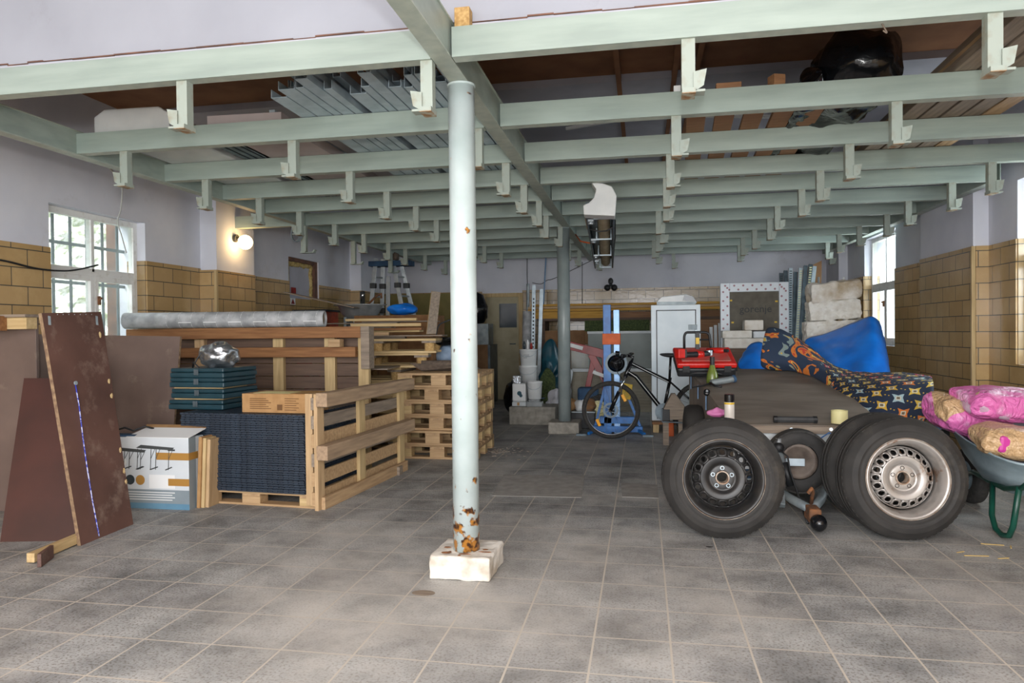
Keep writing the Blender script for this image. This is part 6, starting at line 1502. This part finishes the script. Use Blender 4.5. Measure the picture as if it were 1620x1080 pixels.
solo(MB().bx(A(1168, 590, 7.8).x, A(1290, 590, 7.8).x, 7.75, 8.2, 0, .82), 'covered_crate', 'wood_grey_x', 'grey wooden crate behind the trailer under the small blue tarpaulin end', 'crate', bevel=.01)
# aerated concrete blocks
def rough_block(name, c, d, rot, m_, lab, seed):
    mb = MB().box((0, 0, 0), d); o = mb.build(name, m_, bevel=.012); o.location = c; o.rotation_euler = rot
    mo = o.modifiers.new('s', 'SUBSURF'); mo.subdivision_type = 'SIMPLE'; mo.levels = mo.render_levels = 5
    tx = bpy.data.textures.new('chips', 'CLOUDS'); tx.noise_scale = .16; tx.noise_depth = 4
    md = o.modifiers.new('d', 'DISPLACE'); md.texture = tx; md.strength = .09; md.mid_level = .55; md.texture_coords = 'GLOBAL'
    return tag(o, lab, 'block', None)
zb_ = 1.08
rough_block('aerated_block', (A(1322, 520, 8.5).x, 8.55, zb_+.11), (.66, .28, .23), (0, -.03, .02), 'aac', 'lowest white aerated concrete block of the stack behind the blue tarpaulin', 1)
rough_block('aerated_block', (A(1319, 495, 8.5).x, 8.55, zb_+.335), (.54, .28, .22), (0, -.05, -.04), 'aac', 'middle white aerated concrete block of the stack behind the blue tarpaulin', 2)
rough_block('aerated_block', (A(1320, 463, 8.5).x, 8.55, zb_+.55), (.54, .27, .21), (0, -.10, .05), 'aac_stained', 'stained topmost aerated concrete block of the stack behind the blue tarpaulin', 3)
q0, q1 = A(1143, 540, 8.7), A(1216, 540, 8.7)
solo(MB().bx(0, q1.x-q0.x, 0, .4, 0, A(1180, 551, 8.7).z), 'brown_crate', 'wood_dark_x', 'brown crate behind the trailer under the white block strips', 'crate', bevel=.005).location = (q0.x+.02, 8.65, 0)
zs = A(1180, 551, 8.7).z
for i, (px0, px1, z, h, m_, lab) in enumerate(((1146, 1222, 0, .12, 'aac', 'lower long white block below the wrapped window frame'), (1143, 1190, .122, .09, 'aac', 'left upper white block below the wrapped window frame'), (1192, 1226, .122, .08, 'carton_white', 'right upper white block below the wrapped window frame'), (1178, 1208, .214, .12, 'aac_stained', 'rounded rough block piece leaning on the wrapped window pane'))):
    a, b_ = A(px0, 530, 8.7), A(px1, 530, 8.7)
    o = solo(MB().bx(a.x, b_.x, 0, .2, 0, h), 'white_block', m_, lab, 'block', bevel=.012); o.location = (0, 8.70+.0*i, zs+z)
# foil wrapped pvc window frame
wy = 9.35
wa, wb_, wt, wz = A(1139, 450, wy).x, A(1247, 446, wy).x, A(1190, 447, wy).z, A(1190, 560, wy).z
e = thing('wrapped_window_frame', 'new white window frame in dotted wrapping with grey pane marked with dark lettering', 'window frame', ((wa+wb_)/2, wy, wz))
hw = (wb_-wa)/2; H = wt-wz; f = .115
MB().bx(-hw, -hw+f, -.03, .04, 0, H).bx(hw-f, hw, -.03, .04, 0, H).bx(-hw+f, hw-f, -.03, .04, H-f, H).bx(-hw+f, hw-f, -.03, .04, 0, f).build('frame', 'pvc', e, bevel=.006); wf = kids(e)[0]
MB().bx(-hw+f, hw-f, .0, .02, f, H-f).build('grey_pane', 'foam_grey', e)
random.seed(31); 
dots = [(x, H-z) for z in (.035, .085) for x in [-hw+.06+k*.11+(.05 if z > .05 else 0) for k in range(8)] if x < hw-.03]+[(s_*(hw-c_), z) for s_ in (-1, 1) for c_, o2 in ((.035, 0), (.085, .05)) for z in [.1+o2+k*.115 for k in range(7)]]
for x, z in dots: MB().cyl((x, -.033, z), (x, -.0295, z), .013, 10).build('wrap_dot', 'pvc_dot', wf)
for x, z in ((-.28, H-.22), (.27, H-.24), (-.26, H-.50), (.26, H-.50)): MB().box((x, -.004, z), (.03, .006, .02)).build('yellow_clip', 'yellow', e)
text('lettering', 'gorenje', .128, Matrix.Translation((.02, -.004, H-.335)) @ Matrix.Rotation(PI/2, 4, 'X'), 'text_grey', e, ex=.002)
solo(MB().bx(wa+.05, wb_-.05, wy-.05, wy+.12, 0, wz), 'frame_stand', 'wood_dark_x', 'dark stand under the wrapped window frame', 'stand')
# steel profiles leaning in the corner
for i, (pt, pb, m_) in enumerate((((1236, 432), (1240, 530), 'galv_dark'), ((1243, 428), (1248, 530), 'galv_dark'), ((1251, 424), (1250, 530), 'galv'), ((1259, 430), (1256, 530), 'galv_dark'), ((1267, 424), (1261, 530), 'galv'), ((1275, 420), (1267, 530), 'galv_dark'), ((1283, 418), (1272, 530), 'galv_dark'), ((1289, 421), (1277, 535), 'galv'))):
    t = A(pt[0], pt[1], 10.6); b_ = A(pb[0], 530, 10.3); k = (b_.z)/(t.z-b_.z); foot = b_+(b_-t)*k; foot.z = 0
    e = thing('steel_profile', 'long steel profile leaning upright in the bundle behind the wrapped window frame', 'profile', foot, group='steel profiles leaning in the right rear corner')
    mb = MB().bar((0, 0, 0), t-foot, .05, .012, up=(0, 1, 0)); mb.bar(Vector((-.02, .02, 0)), t-foot+Vector((-.02, .02, 0)), .01, .04, up=(0, 1, 0)); mb.build('web', m_, e)
    if i % 2 == 0:
        mb = MB(); d_ = (t-foot)
        for k in range(30): mb.box(d_*(.5+k*.0165)+Vector((0, -.009, 0)), (.03, .004, .012))
        o = mb.build('slots', 'cream_tape' if i in (4, 6) else 'black_plastic', e); o['kind'] = 'stuff'
o, _ = quad_board('brown_sheet', 'tan_panel', (A(1262, 430, 10.95)*1.0, A(1300, 412, 10.9), Vector((A(1300, 412, 10.9).x-.12, 10.6, 0)), Vector((A(1262, 430, 10.95).x-.12, 10.6, 0))), .02, 'brown sheet standing behind the leaning steel profiles', 'sheet')
for px, h, nm in ((1335, 0, 'thin white rod standing behind the concrete block stack'), (1295, 0, 'short grey rod standing left behind the concrete block stack')):
    q = A(px, 438, 9.0); solo(MB().cyl((0, 0, 0), (0, 0, q.z), .012, 8), 'thin_rod', 'paper_white' if px > 1300 else 'galv_dull', nm, 'rod').location = (q.x, 9.0, 0)

# ======== wheelbarrow with pellet bags
wo = Vector((2.25, 4.76, 0))
e = thing('wheelbarrow', 'galvanised wheelbarrow with green tube frame, loaded with pink and clear bags', 'wheelbarrow', wo)
# tray: loop rings from bottom to rim (long axis mostly along X/Y diagonal)
AXD = math.radians(93)      # direction from handles to wheel
def ring(L0, L1, W_, z, n=28, off=0, tilt=0):
    out = []
    for k in range(n):
        a = 2*PI*k/n; c_, s_ = math.cos(a), math.sin(a); ex = .55
        x = math.copysign(abs(c_)**ex, c_)*(L1 if c_ > 0 else L0)+off; y = math.copysign(abs(s_)**ex, s_)*W_*(1-.18*max(0, c_))
        out.append(Matrix.Rotation(AXD, 3, 'Z') @ Vector((x, y, z+tilt*x)))
    return out
mb = MB(); rings = [ring(.001, .001, .001, .25), ring(.24, .2, .17, .25, tilt=.05), ring(.36, .36, .25, .38, tilt=.10), ring(.45, .52, .30, .515, tilt=.16), ring(.465, .535, .312, .525, tilt=.16), ring(.465, .535, .312, .513, tilt=.16)]
n_ = 28; vs = [p for r_ in rings for p in r_]
mb.add(vs, [(i*n_+j, i*n_+(j+1) % n_, (i+1)*n_+(j+1) % n_, (i+1)*n_+j) for i in range(len(rings)-1) for j in range(n_)])
mb.build('tray', 'barrow_zinc', e, smooth=True, solid=.004)
def wl(x, y, z): return Matrix.Rotation(AXD, 3, 'Z') @ Vector((x, y, z))
for s_ in (-1, 1):
    MB().tube([wl(-.85, s_*.28, .56), wl(-.45, s_*.24, .33), wl(-.2, s_*.2, .27), wl(.3, s_*.13, .27), wl(.56, s_*.05, .2)], .016, 10).build('frame_tube', 'barrow_green', e, smooth=True)
    MB().tube([wl(-.85, s_*.28, .56), wl(-.97, s_*.29, .58)], .02, 10).build('grip', 'black_plastic', e, smooth=True)
    MB().tube([wl(-.42, s_*.24, .33), wl(-.38, s_*.25, .1), wl(-.34, s_*.25, .035), wl(-.27, s_*.25, .018), wl(-.20, s_*.25, .035), wl(-.14, s_*.24, .1), wl(-.03, s_*.18, .27)], .016, 10).build('leg', 'barrow_green', e, smooth=True)
MB().tube([wl(-.02, -.18, .27), wl(-.02, .18, .27)], .014, 8).build('cross_tube', 'barrow_green', e, smooth=True)
T = Matrix.Translation(wl(.6, 0, .19)) @ Matrix.Rotation(AXD, 4, 'Z') @ Matrix.Rotation(PI/2, 4, 'X')
MB().lathe([(.10, -.04), (.15, -.045), (.185, -.03), (.19, 0), (.185, .03), (.15, .045), (.10, .04)], 36, T).build('wheel_tyre', 'tread', e, smooth=True)
MB().lathe([(0, -.03), (.1, -.03), (.105, 0), (.1, .03), (0, .03)], 24, T).build('wheel_rim', 'barrow_zinc', e, smooth=False)
def pbag(name, px, py, Y, d, rot, m_, lab, seed, extra=None):
    q = A(px, py, Y); e = thing(name, lab, 'bag', q, rot=rot)
    mb = MB(); n, k = 48, 26; vs = []
    for i in range(k+1):
        ph = PI*i/k
        for j in range(n):
            th = 2*PI*j/n; c_, s_ = math.cos(th), math.sin(th); sp_ = math.sin(ph)
            x = math.copysign(abs(c_)**.45, c_)*abs(sp_)**.55*d[0]; y = math.copysign(abs(s_)**.45, s_)*abs(sp_)**.55*d[1]; z = math.copysign(abs(math.cos(ph))**.9, math.cos(ph))*d[2]
            p = Vector((x, y, z)); p *= 1+.16*noise.noise(p*7+Vector((seed, 0, 0)))+.10*(.5-abs(noise.noise(p*19+Vector((seed, 5, 0)))*2)); vs.append(p)
    mb.add(vs, [(i*n+j, (i+1)*n+j, (i+1)*n+(j+1) % n, i*n+(j+1) % n) for i in range(k) for j in range(n)])
    mb.build('bag_body', m_, e, smooth=True, sub=1); return e
e1 = pbag('pellet_bag', 1528, 660, 5.05, (.24, .17, .115), (.1, .35, .2), 'bag_printed', 'see through bag of wood pellets lying at the front left of the wheelbarrow', 1)
MB().ell((.03, -.09, .055), (.15, .09, .075), 16, 10, rough=.25, seed=3).build('pink_print', 'bag_pink', e1, smooth=True); MB().ell((-.12, -.1, .055), (.06, .045, .045), 14, 10, rough=.2).build('pellet_window', 'pellets', e1, smooth=True)
e2 = pbag('pellet_bag', 1618, 700, 4.60, (.24, .16, .095), (.05, .1, -.1), 'bag_pellets', 'tan pellet bag with magenta corner at the right front of the wheelbarrow', 7)
MB().box((-.14, -.13, .0), (.07, .06, .10), Matrix.Rotation(.1, 3, 'Z')).build('magenta_corner', 'magenta', e2, bevel=.02); MB().box((-.19, -.10, .0), (.04, .05, .09)).build('white_corner', 'paper_white', e2, bevel=.015)
e3 = pbag('pink_bag', 1590, 638, 4.95, (.27, .19, .10), (.1, .08, .15), 'bag_all_pink', 'pink plastic pellet bag with yellow label lying on top in the wheelbarrow', 4)
MB().ell((-.19, -.06, -.02), (.10, .10, .06), 16, 10, rough=.5, seed=8).build('clear_wrap', 'clear_film', e3, smooth=True)
MB().ell((.02, -.08, -.045), (.24, .10, .045), 18, 10, rough=.4, seed=5).build('clear_wrap', 'clear_film', e3, smooth=True)
MB().box((-.185, -.155, .02), (.035, .012, .07), Matrix.Rotation(-.3, 3, 'Y')).build('yellow_label', 'yellow', e3, bevel=.004)
mb = MB(); mb.ell((0, 0, 0), (.04, .05, .07), 12, 8, rough=.9, seed=3); o = mb.build('film_scrap', 'blue_pale', smooth=True, sub=1); o.location = A(1487, 665, 5.35); tag(o, 'crumpled pale blue plastic film scrap beside the left rim of the wheelbarrow', 'scrap')
solo(MB().bx(-.04, .04, 0, .3, 0, o.location.z-.06), 'black_bin', 'black_plastic', 'black bin edge between the patterned cloth and the wheelbarrow', 'bin').location = (o.location.x+.01, 5.32, 0)

# ======== floor details
for i, ((x0, y0), (x1, y1), (x2, y2), (x3, y3), lab) in enumerate((((797, 751), (925, 752), (920, 787), (778, 784), 'large pale cement patch in the floor tiles beyond the near column'), ((983, 764), (1040, 767), (1042, 788), (984, 786), 'small pale cement patch in the floor right of the large one'))):
    P = [F(a, b_) for a, b_ in ((x0, y0), (x1, y1), (x2, y2), (x3, y3))]
    mb = MB(); mb.add(P+[p+Vector((0, 0, .003)) for p in P], [(3, 2, 1, 0), (4, 5, 6, 7)]+[(k, (k+1) % 4, 4+(k+1) % 4, 4+k) for k in range(4)]); struct(mb.build('trim_cement_patch', 'patch'))
random.seed(17)
for i, (px, py, rz, L0) in enumerate(((1570, 862, -.2, .11), (1545, 880, .0, .12), (1520, 874, .4, .05), (1600, 866, 1.1, .05), (1588, 884, .2, .06))):
    q = F(px, py); o = solo(MB().bar((-L0/2, 0, .003), (L0/2, .004, .004), .006, .003), 'straw', 'straw', 'short piece of yellow straw on the floor in front of the wheelbarrow', 'straw', 'straw bits before the wheelbarrow'); o.location = (q.x, q.y, 0); o.rotation_euler = (0, 0, rz)
mb = MB(); q = F(785, 715)
for k in range(140):
    a, r_ = random.uniform(0, 6.28), abs(random.gauss(0, .22)); mb.ell((math.cos(a)*r_*.9, math.sin(a)*r_, .002), (random.uniform(.004, .02), random.uniform(.004, .014), .003), 6, 4)
o = mb.build('sawdust', 'dust'); o.location = (q.x, q.y, 0); tag(o, 'scattered sawdust on the floor behind the near column', 'sawdust', kind='stuff')
for px, py, r_ in ((670, 938, .035), (1122, 865, .012)):
    q = F(px, py); mb = MB().ell((0, 0, .0015), (r_*1.6, r_, .002), 20, 4); o = mb.build('trim_floor_stain', 'wood_grey_x' if r_ > .02 else 'dark_grey'); o.location = (q.x, q.y, 0); struct(o)
# cobwebby threads and wire ends on the frame
for i, (a, b_, c_, Y, lab) in enumerate((((1395, 78), (1402, 92), (1398, 84), 3.05, 'small white wire hook dangling under the nearest beam, right side'),)):
    p_ = A(*a, 3.13); p_.z = 2.452
    cable('dangling_wire', [p_, p_+Vector((.02, 0, -.04)), p_+Vector((.005, 0, -.03))], .003, 'felt', lab, 'wire')
